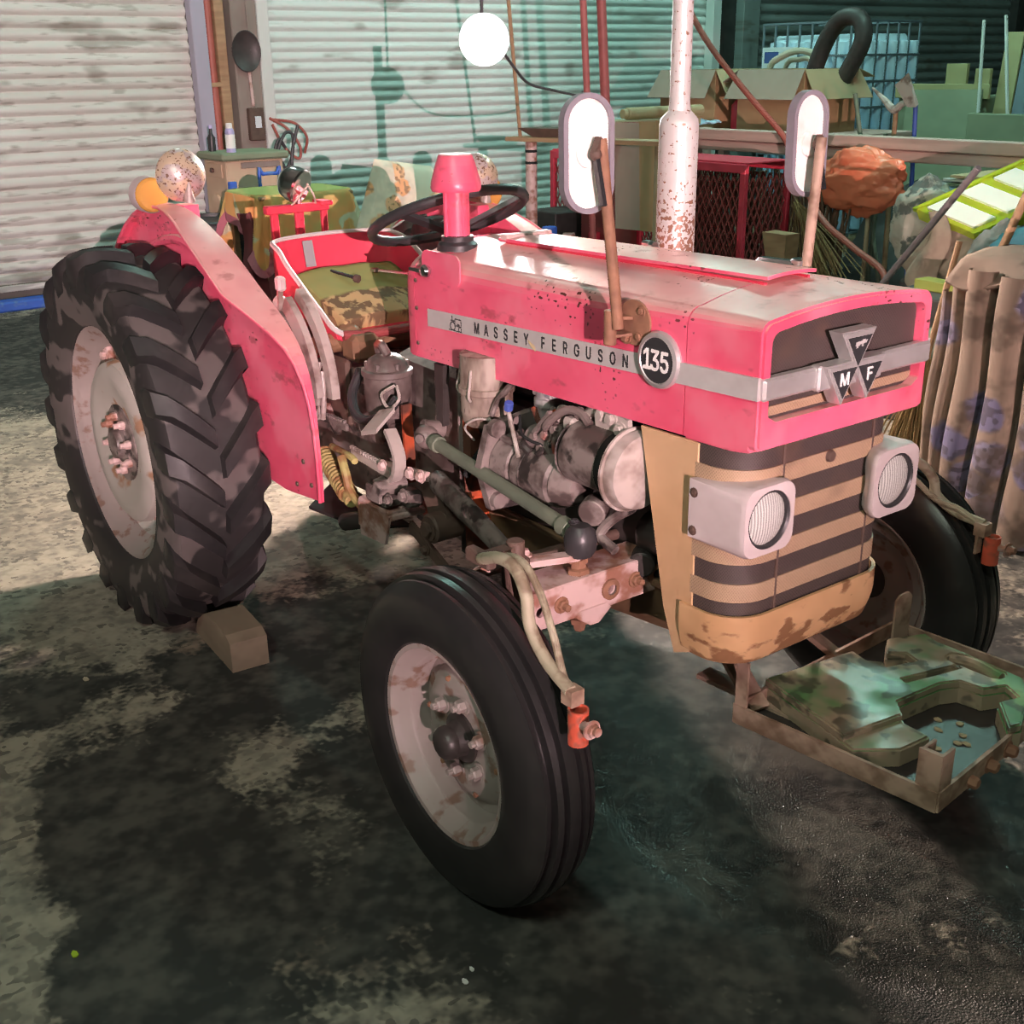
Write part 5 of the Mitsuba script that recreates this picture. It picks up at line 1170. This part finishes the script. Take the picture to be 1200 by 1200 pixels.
t = thing('ratchet_handle', 'black crossed handle standing up behind the steering wheel', 'handle')
obj('shaft', cat(bar((-4.2, 2.30, .98), (-4.2, 2.36, 1.09), .025, .018), bar((-4.2, 2.33, 1.0), (-4.2, 2.44, .985), .03, .02), cyl((-4.2, 2.33, 0), (-4.2, 2.33, 1.0), .012)), 'black_plastic', t)

# board on a cardboard tube, with a dark tray, and the stick and cable of the lamp
t = thing('shelf_board', 'wooden board laid on an upright cardboard tube', 'board')
obj('board', sweep([(-5.30, 3.50, 1.19), (-4.05, 3.85, 1.19)], [(-.10, -.014), (.10, -.014), (.10, .014), (-.10, .014)], 1, up=(0, 0, 1)), 'wood', t)
tb = obj('tube', cyl((-5.12, 3.52, 0), (-5.12, 3.52, 1.176), .042, n=24), 'rust_pink', t)
for z in (1.02, 1.10): obj('tape', cyl((-5.12, 3.52, z), (-5.12, 3.52, z + .018), .0435, n=24, bev=0), 'black_matt', tb)
obj('far_tube', cyl((-4.12, 3.83, 0), (-4.12, 3.83, 1.176), .038, n=20), 'wood_pale', t)
one('tray', hullm(*[(x, y, z) for x, y, z in ((-5.10, 3.52, 1.205), (-4.85, 3.60, 1.205), (-4.87, 3.72, 1.205), (-5.1, 3.64, 1.205), (-5.2, 3.46, 1.265), (-4.80, 3.58, 1.265), (-4.83, 3.75, 1.265), (-5.2, 3.66, 1.265))]), 'rust_dark', 'dark shallow tray on the wooden board', 'tray')
one('stick', cyl((-5.22, 3.50, 1.205), (-4.9, 3.08, 3.0), .013, n=10), 'wood', 'thin wooden stick rising from the board past the work lamp', 'stick')
k = one('lamp_cable', cat(tube([(-2.98, 1.62, 1.86), (-3.05, 1.75, 1.75), (-3.10, 1.86, 1.67), (-3.2, 2.02, 1.60), (-3.35, 2.3, 1.56), (-4.2, 3.2, 1.50), (-4.96, 3.86, 1.50)], .007, 8), tube([(-3.01, 1.60, 1.86), (-3.02, 1.61, 2.4), (-3.0, 1.6, 4.59)], .008, 8, 1)), 'glass_wire', 'thin black cable running from the work lamp to the red poles', 'cable')
for i, (a, b, r) in enumerate([((-5, 4.04, 0), (-5, 3.72, 4.6), .024), ((-5, 4.22, 0), (-5, 3.87, 4.6), .034)]):
    one('red_pole', cyl(a, b, r, n=18, bev=0), 'pole_red', ('slim' if i == 0 else 'thicker') + ' red pole running up behind the near mirror', 'pole', 'red poles')

# red box, cardboard sheets, wrapped roll
one('red_cabinet', bb(-5.35, -5.0, 4.18, 4.46, .0, 1.27, .01), 'red_dark', 'dark red cabinet behind the hanging cardboard', 'cabinet')
t = thing('cardboard_sheet', 'folded brown cardboard sheet standing in front of the silencer', 'cardboard')
for i, (y0, y1, x0, x1) in enumerate([(3.80, 3.99, -4.52, -4.48), (3.99, 4.17, -4.48, -4.50), (4.17, 4.25, -4.50, -4.44)]):
    obj('panel', hullm(*[(x + d, y, z) for x, y, z in ((x0, y0, .60 - i * .03), (x1, y1, .57 - i * .03), (x0 + .0, y0 - .03, 1.31), (x1, y1 - .03, 1.30)) for d in (0, .008)]), ('card_grey', 'card', 'card')[i], t, False)
one('wrapped_roll', cat(cyl((-5.2, 4.50, 1.325), (-5.2, 5.3, 1.325), .045, n=20), cyl((-5.2, 4.46, 1.325), (-5.2, 4.50, 1.325), .035, n=16)), 'card_pale', 'roll wrapped in pale film lying left of the silencer', 'roll')
one('plank', sweep([(-5.25, 4.25, 1.26), (-5.25, 5.2, 1.25)], [(-.15, -.02), (.15, -.02), (.15, .02), (-.15, .02)], 1, up=(0, 0, 1)), 'wood_pale', 'pale plank under the wrapped roll', 'plank')
one('black_box', bb(-5.85, -5.5, 4.05, 4.42, .0, .60, .01), 'dark_stuff', 'black box on the floor left of the red mesh cage', 'box')
for i, (x, y, r, h, m) in enumerate([(-5.45, 3.95, .06, .50, 'blue_paint'), (-5.30, 4.02, .05, .46, 'rust_pink'), (-5.6, 3.85, .06, .48, 'grey_iron'), (-5.15, 4.15, .045, .47, 'red_plain')]):
    one('tin', lathe([(0, 0), (r, 0), (r, h), (r * .9, h + .01), (0, h + .01)], 20, loc=(x, y, 0)), m, ('blue', 'rusty pink', 'grey', 'red')[i] + ' tall tin standing on the floor beyond the bonnet', 'tin')
t = thing('plank_pile', 'low pile of short planks beyond the bonnet', 'planks')
for i in range(6): obj('plank', rbox((.9, .11, .05), (-5.45 + .05 * (i % 2), 3.40 + .12 * (i % 3), .03 + .055 * (i // 3) + .0), .004, rz=12 * (i % 2) - 4), 'wood', t)

# red expanded metal cage
t = thing('mesh_cage', 'red steel cage with diamond mesh sides under the timber beam', 'cage')
cx0, cx1, cy0, cy1, cz1 = -6.1, -3.95, 4.5, 4.95, 1.02
obj('top_sheet', bb(cx0, cx1, cy0, cy1, cz1, cz1 + .012, .003), 'red_plain', t)
for x in (cx0 + .02, -5.02, cx1 - .025):
    for y in (cy0, cy1): obj('post', bb(x - .025, x + .025, y - .02, y + .02, 0, cz1, .004), 'red_plain', t)
for y in (cy0, cy1):
    obj('rail', bb(cx0, cx1, y - .02, y + .02, cz1 - .06, cz1, .004), 'red_plain', t)
    obj('rail', bb(cx0, cx1, y - .018, y + .018, .05, .10, .004), 'red_plain', t)
def diamonds(L, H, cw, ch, th=.012):
    ms = []
    nx, nz = int(L / cw), int(H / ch)
    for i in range(nx + 1):
        for j in range(nz):
            x0, z0 = i * cw + (cw / 2 if j % 2 else 0), j * ch
            for sx in (-1, 1):
                xa, xb = x0, x0 + sx * cw / 2
                if -.001 <= min(xa, xb) and max(xa, xb) <= L + .001:
                    d = th / 2
                    v = [(xa - d, -.003, z0), (xa + d, -.003, z0), (xb + d, -.003, z0 + ch), (xb - d, -.003, z0 + ch), (xa - d, .003, z0), (xa + d, .003, z0), (xb + d, .003, z0 + ch), (xb - d, .003, z0 + ch)]
                    ms.append((v, [(0, 1, 2), (0, 2, 3), (4, 6, 5), (4, 7, 6), (0, 3, 7), (0, 7, 4), (1, 5, 6), (1, 6, 2)]))
    vv, ff, o = [], [], 0
    for v, f in ms: vv += v; ff += [tuple(a + o for a in q) for q in f]; o += 8
    return trimesh.Trimesh(vv, ff, process=False)
mm = diamonds(2.05, .88, .062, .060)
tag(obj('diamond_mesh', tf(mm, (cx0 + .04, cy0, .09)), 'red_dark', t, False), kind='stuff')
tag(obj('diamond_mesh', tf(mm, (cx0 + .04, cy1, .09)), 'red_dark', t, False), kind='stuff')
tag(obj('diamond_mesh', tf(diamonds(.42, .88, .062, .060), (cx1 - .02, cy0 + .02, .09), rz=90), 'red_dark', t, False), kind='stuff')

# long timber beam of two planks
t = thing('timber_beam', 'long weathered beam of two planks running along the clutter', 'beam')
obj('plank', bb(-5.35, -1.7, 5.18, 5.30, 1.115, 1.195, .006), 'wood_beam', t)
obj('plank', bb(-5.35, -1.7, 5.215, 5.33, 1.035, 1.11, .006), 'wood_beam', t)
for x in (-5.25, -1.8): obj('post', bb(x - .05, x + .05, 5.34, 5.44, 0, 1.19, .006), 'wood_beam', t)
# table behind it with the open cartons
t = thing('back_table', 'plain table behind the beam carrying the open cartons', 'table')
obj('tabletop', bb(-6.3, -4.2, 5.7, 6.75, 1.10, 1.14, .005), 'wood_beam', t)
for x in (-6.2, -4.3):
    for y in (5.8, 6.65): obj('leg', bb(x - .04, x + .04, y - .04, y + .04, 0, 1.10, .004), 'wood_beam', t)

def carton(name_label, x0, x1, y0, y1, z0, h, flaps, m):
    t = thing('carton', name_label, 'carton', 'open cartons on the back table')
    e = .006
    for q in (bb(x0, x1, y0, y0 + e, z0, z0 + h, .001), bb(x0, x1, y1 - e, y1, z0, z0 + h, .001), bb(x0, x0 + e, y0 + e, y1 - e, z0, z0 + h, .001), bb(x1 - e, x1, y0 + e, y1 - e, z0, z0 + h, .001)): obj('side', q, m, t, False)
    obj('base', bb(x0, x1, y0, y1, z0, z0 + e, .001), m, t, False)
    for side, L, drop, flare in flaps:
        if side == 'front': a, b, o = V(x0, y0, z0 + h), V(x1, y0, z0 + h), V(0, -1, 0); s_ = V(1, 0, 0)
        elif side == 'right': a, b, o = V(x1, y0, z0 + h), V(x1, y1, z0 + h), V(1, 0, 0); s_ = V(0, 1, 0)
        elif side == 'left': a, b, o = V(x0, y0, z0 + h), V(x0, y1, z0 + h), V(-1, 0, 0); s_ = V(0, 1, 0)
        else: a, b, o = V(x0, y1, z0 + h), V(x1, y1, z0 + h), V(0, 1, 0); s_ = V(1, 0, 0)
        d = o * L * math.cos(drop) - V(0, 0, 1) * L * math.sin(drop)
        n_f = np.cross(d, s_); n_f /= np.linalg.norm(n_f); n_f *= .003
        p = [a, b, b + d + s_ * flare, a + d - s_ * flare]
        obj('flap', hullm(*[tuple(q + sg * n_f) for q in p for sg in (-1, 1)]), 'card_pale' if side in ('right', 'back') else 'card_grey', t, False)
    return t
carton('large open carton with its flaps folded out, nearest the far mirror', -5.24, -4.56, 5.76, 6.42, 1.14, .48, [('front', .26, 1.0, .02), ('right', .26, 1.0, .02), ('back', .22, .3, 0), ('left', .2, .5, 0)], 'card')
carton('open carton half hidden behind the silencer', -6.15, -5.50, 5.76, 6.42, 1.14, .48, [('front', .26, 1.0, .02), ('right', .24, .9, .02), ('back', .22, .3, 0)], 'card')
one('red_jug', cat(lathe([(0, 0), (.07, 0), (.075, .02), (.075, .20), (.03, .25), (.025, .28), (0, .28)], 20, loc=(-5.38, 5.95, 1.14))), 'red_plain', 'red jug between the two open cartons', 'jug')
one('crumpled_film', grid(lambda u, v: (-5.75 + .42 * u, 5.44 + .24 * v, 1.20 + .05 * meshkit.fbm(np.stack([u * 6, v * 5, 0 * u], -1), 3)), 22, 12, .01), 'ibc_plastic', 'crumpled clear film lying on the beam by the silencer', 'film')

# red hose hanging across, white hose loops
one('red_hose', tube([(-5.25, 4.9, 2.45), (-4.97, 4.85, 2.11), (-4.70, 4.85, 1.80), (-4.42, 4.98, 1.46), (-4.2, 5.10, 1.205), (-4.09, 5.09, 1.09), (-3.95, 5.02, .98), (-3.72, 4.9, .79), (-3.44, 4.75, .645), (-3.16, 4.7, .52), (-2.82, 4.6, .38), (-2.72, 4.3, .16), (-2.7, 4.0, .025)], .022, 10), 'hose_red', 'long red hose hanging down across the cage and under the beam', 'hose')
t = thing('white_hose', 'cream hose in loops behind the cartons', 'hose')
obj('hose', cat(tube([(-5.64, 6.55, 1.15), (-5.62, 6.55, 1.60), (-5.5, 6.55, 1.71), (-5.3, 6.55, 1.76), (-5.1, 6.55, 1.72), (-5.06, 6.56, 1.60), (-5.1, 6.56, 1.16)], .028, 10), tube([(-5.55, 6.62, 1.15), (-5.5, 6.62, 1.62), (-5.35, 6.62, 1.69), (-5.2, 6.62, 1.64), (-5.15, 6.62, 1.16)], .022, 10)), 'hose_cream', t)
one('black_duct', tube([(-4.86, 6.20, 1.16), (-4.84, 6.20, 1.55), (-4.74, 6.20, 1.82), (-4.60, 6.20, 1.98), (-4.43, 6.20, 1.98), (-4.38, 6.20, 1.83), (-4.50, 6.20, 1.60), (-4.68, 6.20, 1.35), (-4.74, 6.20, 1.16)], .068, 16), 'hose_black', 'fat black duct bent over into a loop out of the carton', 'duct')

# caged liquid container
t = thing('liquid_container', 'bluish plastic liquid container in a steel cage against the far shutter', 'container')
ix0, ix1, iy0, iy1, iz = -6.38, -5.20, 7.30, 8.10, 2.02
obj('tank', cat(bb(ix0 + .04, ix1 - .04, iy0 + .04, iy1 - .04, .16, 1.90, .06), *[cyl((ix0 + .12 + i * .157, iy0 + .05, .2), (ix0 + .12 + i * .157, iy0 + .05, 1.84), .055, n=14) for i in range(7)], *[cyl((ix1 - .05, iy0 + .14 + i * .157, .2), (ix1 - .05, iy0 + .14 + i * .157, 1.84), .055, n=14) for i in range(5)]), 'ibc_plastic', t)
hb = [cat(bb(ix0, ix1, iy0 - .012, iy0 + .008, z - .010, z + .010, .003), bb(ix1 - .008, ix1 + .012, iy0, iy1, z - .010, z + .010, .003), bb(ix0, ix1, iy1 - .01, iy1 + .01, z - .01, z + .01, .003)) for z in (.18, .40, .62, .84, 1.06, 1.28, 1.50, 1.72, 2.0)]
for q in hb: obj('cage_hoop', q, 'ibc_steel', t, False)
vb = mikit.ply(bb(-.009, .009, -.009, .009, 0, 1.86, .002), 'm_ibc_steel', smooth=False)
for i in range(9): obj('cage_bar', vb, None, t, to_world=T().translate([ix0 + .01 + i * (ix1 - ix0 - .02) / 8, iy0, .15]))
for i in range(1, 6): obj('cage_bar', vb, None, t, to_world=T().translate([ix1, iy0 + i * (iy1 - iy0 - .02) / 5, .15]))
obj('pallet', bb(ix0, ix1, iy0, iy1, 0, .15, .01), 'wood_pale', t)
lb = obj('label_plate', bb(ix0 + .02, ix0 + .44, iy0 - .020, iy0 - .014, 1.48, 1.80, .002), 'label_white', t, False)
obj('label_field', bb(ix0 + .05, ix0 + .22, iy0 - .023, iy0 - .020, 1.66, 1.76, .001), 'label_blue', lb, False)
for i in range(4): obj('print_line', bb(ix0 + .05, ix0 + .36 - .05 * (i % 2), iy0 - .0225, iy0 - .020, 1.52 + .03 * i, 1.527 + .03 * i, .001), 'grey_plastic', lb, False)

# boards and panels leaning at the far right
one('plywood_sheet', hullm(*[(x, y, z) for x, z, y in ((-4.82, 1.43, 7.45), (-4.10, 1.44, 7.45), (-4.60, .3, 7.1), (-3.90, .3, 7.1)) for y in (y, y + .02)]), 'green_ply', 'greenish plywood sheet leaning behind the beam', 'panel')
one('cross_board', bb(-5.0, -4.08, 7.52, 7.55, 1.36, 1.48, .004), 'yellow_ply', 'yellowish board behind the plywood sheet', 'board')
one('support_stack', bb(-5.0, -4.13, 7.58, 8.1, 0, 1.38, .01), 'green_ply', 'stack of greenish boards behind the plywood sheet', 'boards')
for i, (x0, x1, z1) in enumerate([(-4.56, -4.36, 1.64), (-4.28, -4.14, 1.60)]):
    one('offcut', bb(x0, x1, 7.60, 7.64, 1.38, z1, .004), 'yellow_ply', ('wide' if i == 0 else 'narrow') + ' yellowish offcut standing on the board stack', 'offcut', 'offcuts on the board stack')
for i, (x0, x1, z1, m, nm) in enumerate([(-4.12, -3.97, 1.88, 'yellow_ply', 'olive'), (-3.95, -3.86, 1.84, 'blue_ply', 'slate blue'), (-3.85, -3.74, 1.87, 'blue_ply', 'blue grey')]):
    one('upright_panel', hullm(*[(x, y, z) for x, z, y in ((x0, z1, 7.75), (x1, z1, 7.75), (x0 + .05, .0, 7.45), (x1 + .07, .0, 7.45)) for y in (y, y + .02)]), m, nm + ' panel standing on edge at the far right', 'panel')
for i, (a, b) in enumerate([((-4.00, 7.38, .25), (-4.14, 7.42, 1.97)), ((-3.64, 7.38, .25), (-3.95, 7.42, 2.0))]):
    one('white_rod', cyl(a, b, .014, n=10), 'white_paint', ('left' if i == 0 else 'right') + ' one of the two thin white rods leaning before the panels', 'rod', 'white rods')
one('grey_slab', bb(-4.10, -3.2, 7.28, 7.34, .0, 1.26, .008), 'green_ply', 'low mottled slab below the white rods', 'slab')

# long handled tools leaning behind the beam
def tool(label, a, b, r, m, cat_='tool', extra=None, m2='tool_rust', nm='garden_tool', part='head'):
    t = thing(nm, label, cat_, None)
    obj('handle', cyl(a, b, r, r * .92, n=12), m, t)
    if extra is not None: obj(part, extra, m2, t)
    return t
tool('dark green broom handle leaning behind the beam under the carton', (-3.40, 5.40, .02), (-3.84, 5.46, 1.46), .017, 'green_pole')
tool('pickaxe with a forked pale head above the beam', (-3.40, 5.40, .02), (-3.47, 5.44, 1.34), .019, 'wood', 'pickaxe', cat(tube([(-3.68, 5.44, 1.50), (-3.56, 5.43, 1.42), (-3.47, 5.42, 1.36), (-3.40, 5.42, 1.40), (-3.28, 5.41, 1.40)], .022, 8, scale=[.35, 1, 1.4, 1, .4])), 'pale_metal', 'pickaxe')
tool('purple handled hoe with a pale blade above the beam', (-3.20, 5.40, .02), (-3.30, 5.42, 1.40), .016, 'cap_blue', 'hoe', hullm((-3.34, 5.38, 1.38), (-3.27, 5.38, 1.38), (-3.44, 5.36, 1.52), (-3.34, 5.36, 1.60), (-3.34, 5.41, 1.40), (-3.27, 5.41, 1.40), (-3.36, 5.40, 1.59), (-3.44, 5.40, 1.51)), 'pale_metal', 'hoe', 'blade')
tool('pale tan stick leaning under the orange bag', (-3.25, 4.95, .02), (-3.40, 5.15, .74), .018, 'wood_pale')
tool('plain dull pole leaning beside the pickaxe', (-3.55, 5.40, .02), (-3.52, 5.42, 1.20), .017, 'green_pole')
tool('grey stick standing crosswise left of the tools', (-3.55, 4.95, .02), (-4.0, 5.15, .92), .016, 'rust_dark')
one('steel_pipe', cyl((-2.78, 4.04, .01), (-1.72, 3.75, 1.17), .019, n=14), 'purple_steel', 'dark steel pipe with a black end leaning before the brown sack', 'pipe')
tool('smooth orange wooden handle rising from the floral cover', (-1.26, 3.2, .72), (-1.11, 3.2, 1.16), .020, 'wood', 'tool')
for i, (x, y, z, s_) in enumerate([(-3.62, 4.60, .52, .17)]):
    one('wood_block', hullm((-3.80, 4.52, .58), (-3.62, 4.56, .57), (-3.66, 4.60, .18), (-3.72, 4.56, .10), (-3.80, 4.66, .58), (-3.62, 4.70, .57), (-3.66, 4.72, .18), (-3.72, 4.68, .10), (-3.7, 4.6, .0)), 'wood', 'wedge shaped wooden block beside the mesh cage', 'block')
# brushwood and a twig broom under the beam
rg = np.random.default_rng(11)
tw = []
for i in range(240):
    x, y = rg.uniform(-5.0, -3.62), rg.uniform(5.02, 5.14)
    a = V(x, y, rg.uniform(0, .12)); b = a + V(rg.normal(0, .14), rg.normal(0, .012), rg.uniform(.55, .93))
    m_ = (a + b) / 2 + V(rg.normal(0, .04), rg.normal(0, .01), 0)
    tw.append(tube([a, m_, b], rg.uniform(.005, .012), 5, 3))
one('brushwood', cat(tw), 'twig', 'tangle of brown twigs heaped under the beam beside the cage', 'twigs', kind='stuff')
t = thing('twig_broom', 'twig broom with stiff bristles fanning out beside the tool handles', 'broom')
tw = []
for i in range(70):
    a = V(-3.86, 4.93, .74) + V(rg.normal(0, .015), rg.normal(0, .01), rg.normal(0, .01)); b = V(-3.52 + rg.normal(0, .13), 4.85 + rg.normal(0, .03), .30 + rg.uniform(-.08, .08))
    tw.append(tube([a, (a + b) / 2 + V(rg.normal(0, .01), 0, .02), b], .004, 5, 2))
tag(obj('bristles', cat(tw), 'straw_broom', t), kind='stuff')
obj('handle', cyl((-3.84, 4.93, .70), (-4.02, 5.0, .96), .015, n=10), 'twig', t)
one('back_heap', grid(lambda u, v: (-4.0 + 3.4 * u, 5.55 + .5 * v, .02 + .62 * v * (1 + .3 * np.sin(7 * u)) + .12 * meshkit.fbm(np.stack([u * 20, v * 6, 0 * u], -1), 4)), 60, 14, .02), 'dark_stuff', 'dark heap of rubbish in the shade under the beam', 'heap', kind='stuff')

# bags and sacks
def lump(c, r, s, amp, seed, sub=4, freq=6, flat=None):
    m = trimesh.creation.icosphere(sub, 1.0)
    v = m.vertices.copy()
    d = 1 + amp * (meshkit.fbm(v * freq / 3 + seed, 4, seed) - .5) * 2 + amp * .5 * (np.abs(meshkit.noise(v * freq + seed * 2, seed) - .5))
    v = v * d[:, None] * np.array(s) * r + np.array(c)
    if flat is not None: v[:, 2] = np.maximum(v[:, 2], flat)
    return trimesh.Trimesh(v, m.faces, process=False)
one('orange_bag', lump((-3.44, 5.08, .90), 1, (.36, .11, .21), .34, 3), 'orange_bag', 'crumpled orange plastic bag hanging under the beam', 'bag', smooth=True)
one('printed_bag', lump((-2.55, 4.55, .74), 1, (.20, .14, .27), .25, 5), 'print_bag', 'grey printed bag right of the orange bag', 'bag', smooth=True)
k = thing('brown_sack', 'brown cloth sack slumped under the bright green plastic, one pointed fold hanging', 'sack')
obj('body', lump((-2.20, 4.46, .55), 1, (.36, .20, .23), .25, 7), 'brown_sack', k, True)
def flapc(u, v): return -2.34 + .20 * u * (.35 + .65 * v) + .05 * np.sin(5 * v), 4.20 + .10 * (1 - v) - .03 * np.sin(4 * u) + 0 * v, .86 - .40 * v - .04 * np.sin(3 * u) * v
obj('fold', grid(flapc, 14, 16, .012), 'brown_sack', k, True)
one('grey_cloth', lump((-1.86, 4.30, .58), 1, (.20, .18, .24), .25, 9), 'grey_cloth', 'grey cloth between the brown sack and the teal cloth', 'cloth', smooth=True)
one('teal_cloth', lump((-1.62, 4.22, .62), 1, (.24, .20, .24), .22, 12), 'teal_cloth', 'teal cloth heaped behind the floral cover', 'cloth', smooth=True)
one('cloth_rack', cat(bb(-2.6, -1.4, 4.3, 4.78, .0, .38, .02), bb(-2.55, -1.5, 4.35, 4.75, .38, .44, .02)), 'dark_stuff', 'dark low bench under the sacks', 'bench')
# glossy yellow green plastic with windows painted white for glare
t = thing('green_plastic_case', 'glossy yellow green plastic case with glaring white windows on the sacks', 'case')
o_, ux, vy = V(-2.44, 4.30, .865), V(.40, .0, -.105), V(.40, .36, .26)
nn = np.cross(ux, vy); nn /= np.linalg.norm(nn)
if nn[2] < 0: nn = -nn
def pat(u0, u1, v0, v1, h0, h1): return hullm(*[tuple(o_ + ux * u + vy * v + nn * h) for u in (u0, u1) for v in (v0, v1) for h in (h0, h1)])
obj('tray', pat(0, 1, 0, 1.3, -.10, 0.0), 'lime_plastic', t, False)
for v in (.02, .34, .66, .98):
    obj('window', pat(.12, .90, v + .03, v + .24, .0, .022), 'glare_wrap', t, 20)
obj('lip', cat(pat(-.02, .03, -.02, 1.3, -.02, .012), pat(.97, 1.02, -.02, 1.3, -.04, .012)), 'lime_plastic', t, False)
# stacked papers and flattened boxes behind
t = thing('flat_boxes', 'stack of flattened pale boxes under the beam', 'boxes')
for i in range(7):
    obj('sheet', rbox((1.5 - .06 * i, .5, .018), (-2.0 + .02 * ((i * 7) % 5), 5.0 + .015 * (i % 3), .86 + .026 * i), .002, rz=(i * 37) % 9 - 4), ('green_ply', 'white_paint', 'card_pale', 'ibc_plastic')[i % 4], t, False)
obj('stand', bb(-2.7, -1.4, 4.84, 5.14, 0, .845, .01), 'dark_stuff', t)
one('green_plank', rbox((.42, .10, .05), (-1.45, 3.25, .655), .004, rz=-6), 'lime_dull', 'short olive green plank behind the nose of the tractor', 'plank')
t = thing('crate_pile', 'dark pile of crates behind the floral cover', 'crates')
for i, (x, y, z, m) in enumerate([(-1.45, 3.3, .0, 'dark_stuff'), (-1.50, 3.35, .24, 'dark_stuff'), (-1.42, 3.3, .47, 'dark_stuff')]):
    obj('crate', rbox((.62, .5, .16), (x, y, z + .08), .01, rz=5 * i), m, t, 20)
one('green_lump', lump((-1.30, 2.95, .42), 1, (.16, .10, .10), .2, 15, 3), 'green_pole', 'dull green bundle in the shade behind the tractor nose', 'bundle', smooth=True)
# floral cover over folded mattress
t = thing('folded_mattress', 'floral covered folded mattress standing on edge behind the left front wheel', 'mattress')
for i, (x, w_, z1, y) in enumerate([(-.745, .05, .88, 2.13), (-.675, .06, .93, 2.10), (-.572, .105, .985, 2.06), (-.425, .125, .98, 2.04), (-.27, .13, .98, 2.03)]):
    def pil(u, v, x=x, w_=w_, z1=z1, y=y):
        a = u * PI
        return x - w_ * .5 * np.cos(a) * 1.0 - .03 * (1 - v), y - .055 * np.sin(a) ** .6 + .012 * np.sin(9 * v + i), .015 + (z1 - .015) * v
    obj('fold', cat(grid(pil, 14, 24), bb(x - w_ * .5 - .02, x + w_ * .5 - .01, y, y + .75, .01, z1 - .03, .02)), 'floral_cloth', t, True if False else 40)
def topc(u, v): return -.70 + .55 * u, 2.00 + .8 * v, .985 + .035 * np.sin(PI * np.clip(v * 1.4, 0, 1)) + .02 * meshkit.fbm(np.stack([u * 8, v * 8, 0 * u], -1), 3) - .05 * np.clip(.12 - v, 0, 1) / .12 * (1 + .5 * np.sin(9 * u))
obj('cover', grid(topc, 24, 20, .014), 'floral_cloth', t, True)
obj('base_slab', bb(-.80, -.20, 2.12, 2.9, .0, .02, .004), 'dark_stuff', t)
t = thing('straw_broom', 'straw broom head standing between the mattress and the grille', 'broom')
tw = []
for i in range(90):
    a = V(-1.02 + rg.normal(0, .012), 2.42 + rg.normal(0, .012), .52); b = V(-1.08 + rg.normal(0, .07), 2.36 + rg.normal(0, .05), .015)
    tw.append(tube([a, (a + b) / 2 + V(rg.normal(0, .01), rg.normal(0, .01), 0), b], .004, 5, 2))
tag(obj('bristles', cat(tw), 'straw_broom', t), kind='stuff')
obj('handle', cyl((-1.02, 2.42, .50), (-.98, 2.50, 1.0), .013, n=10), 'wood', t)

# crumbs on the floor
for i, (x, y, r, m, l) in enumerate([(-.30, -1.42, .010, 'lime_plastic', 'tiny yellow scrap on the wet dark concrete'), (.255, -.83, .008, 'letter_white', 'tiny pale chip on the concrete ahead of the front wheel'), (.235, -.80, .006, 'letter_white', 'smaller pale chip beside another on the concrete'), (-1.45, -1.02, .012, 'beige_cap', 'small beige crumb on the floor left of the wedge')]):
    one('scrap', hullm(*[(x + r * math.cos(a) * (1 + .3 * (k % 2)), y + r * .7 * math.sin(a), z) for k, a in enumerate(np.arange(6) * PI / 3) for z in (.001, .004)]), m, l, 'scrap')
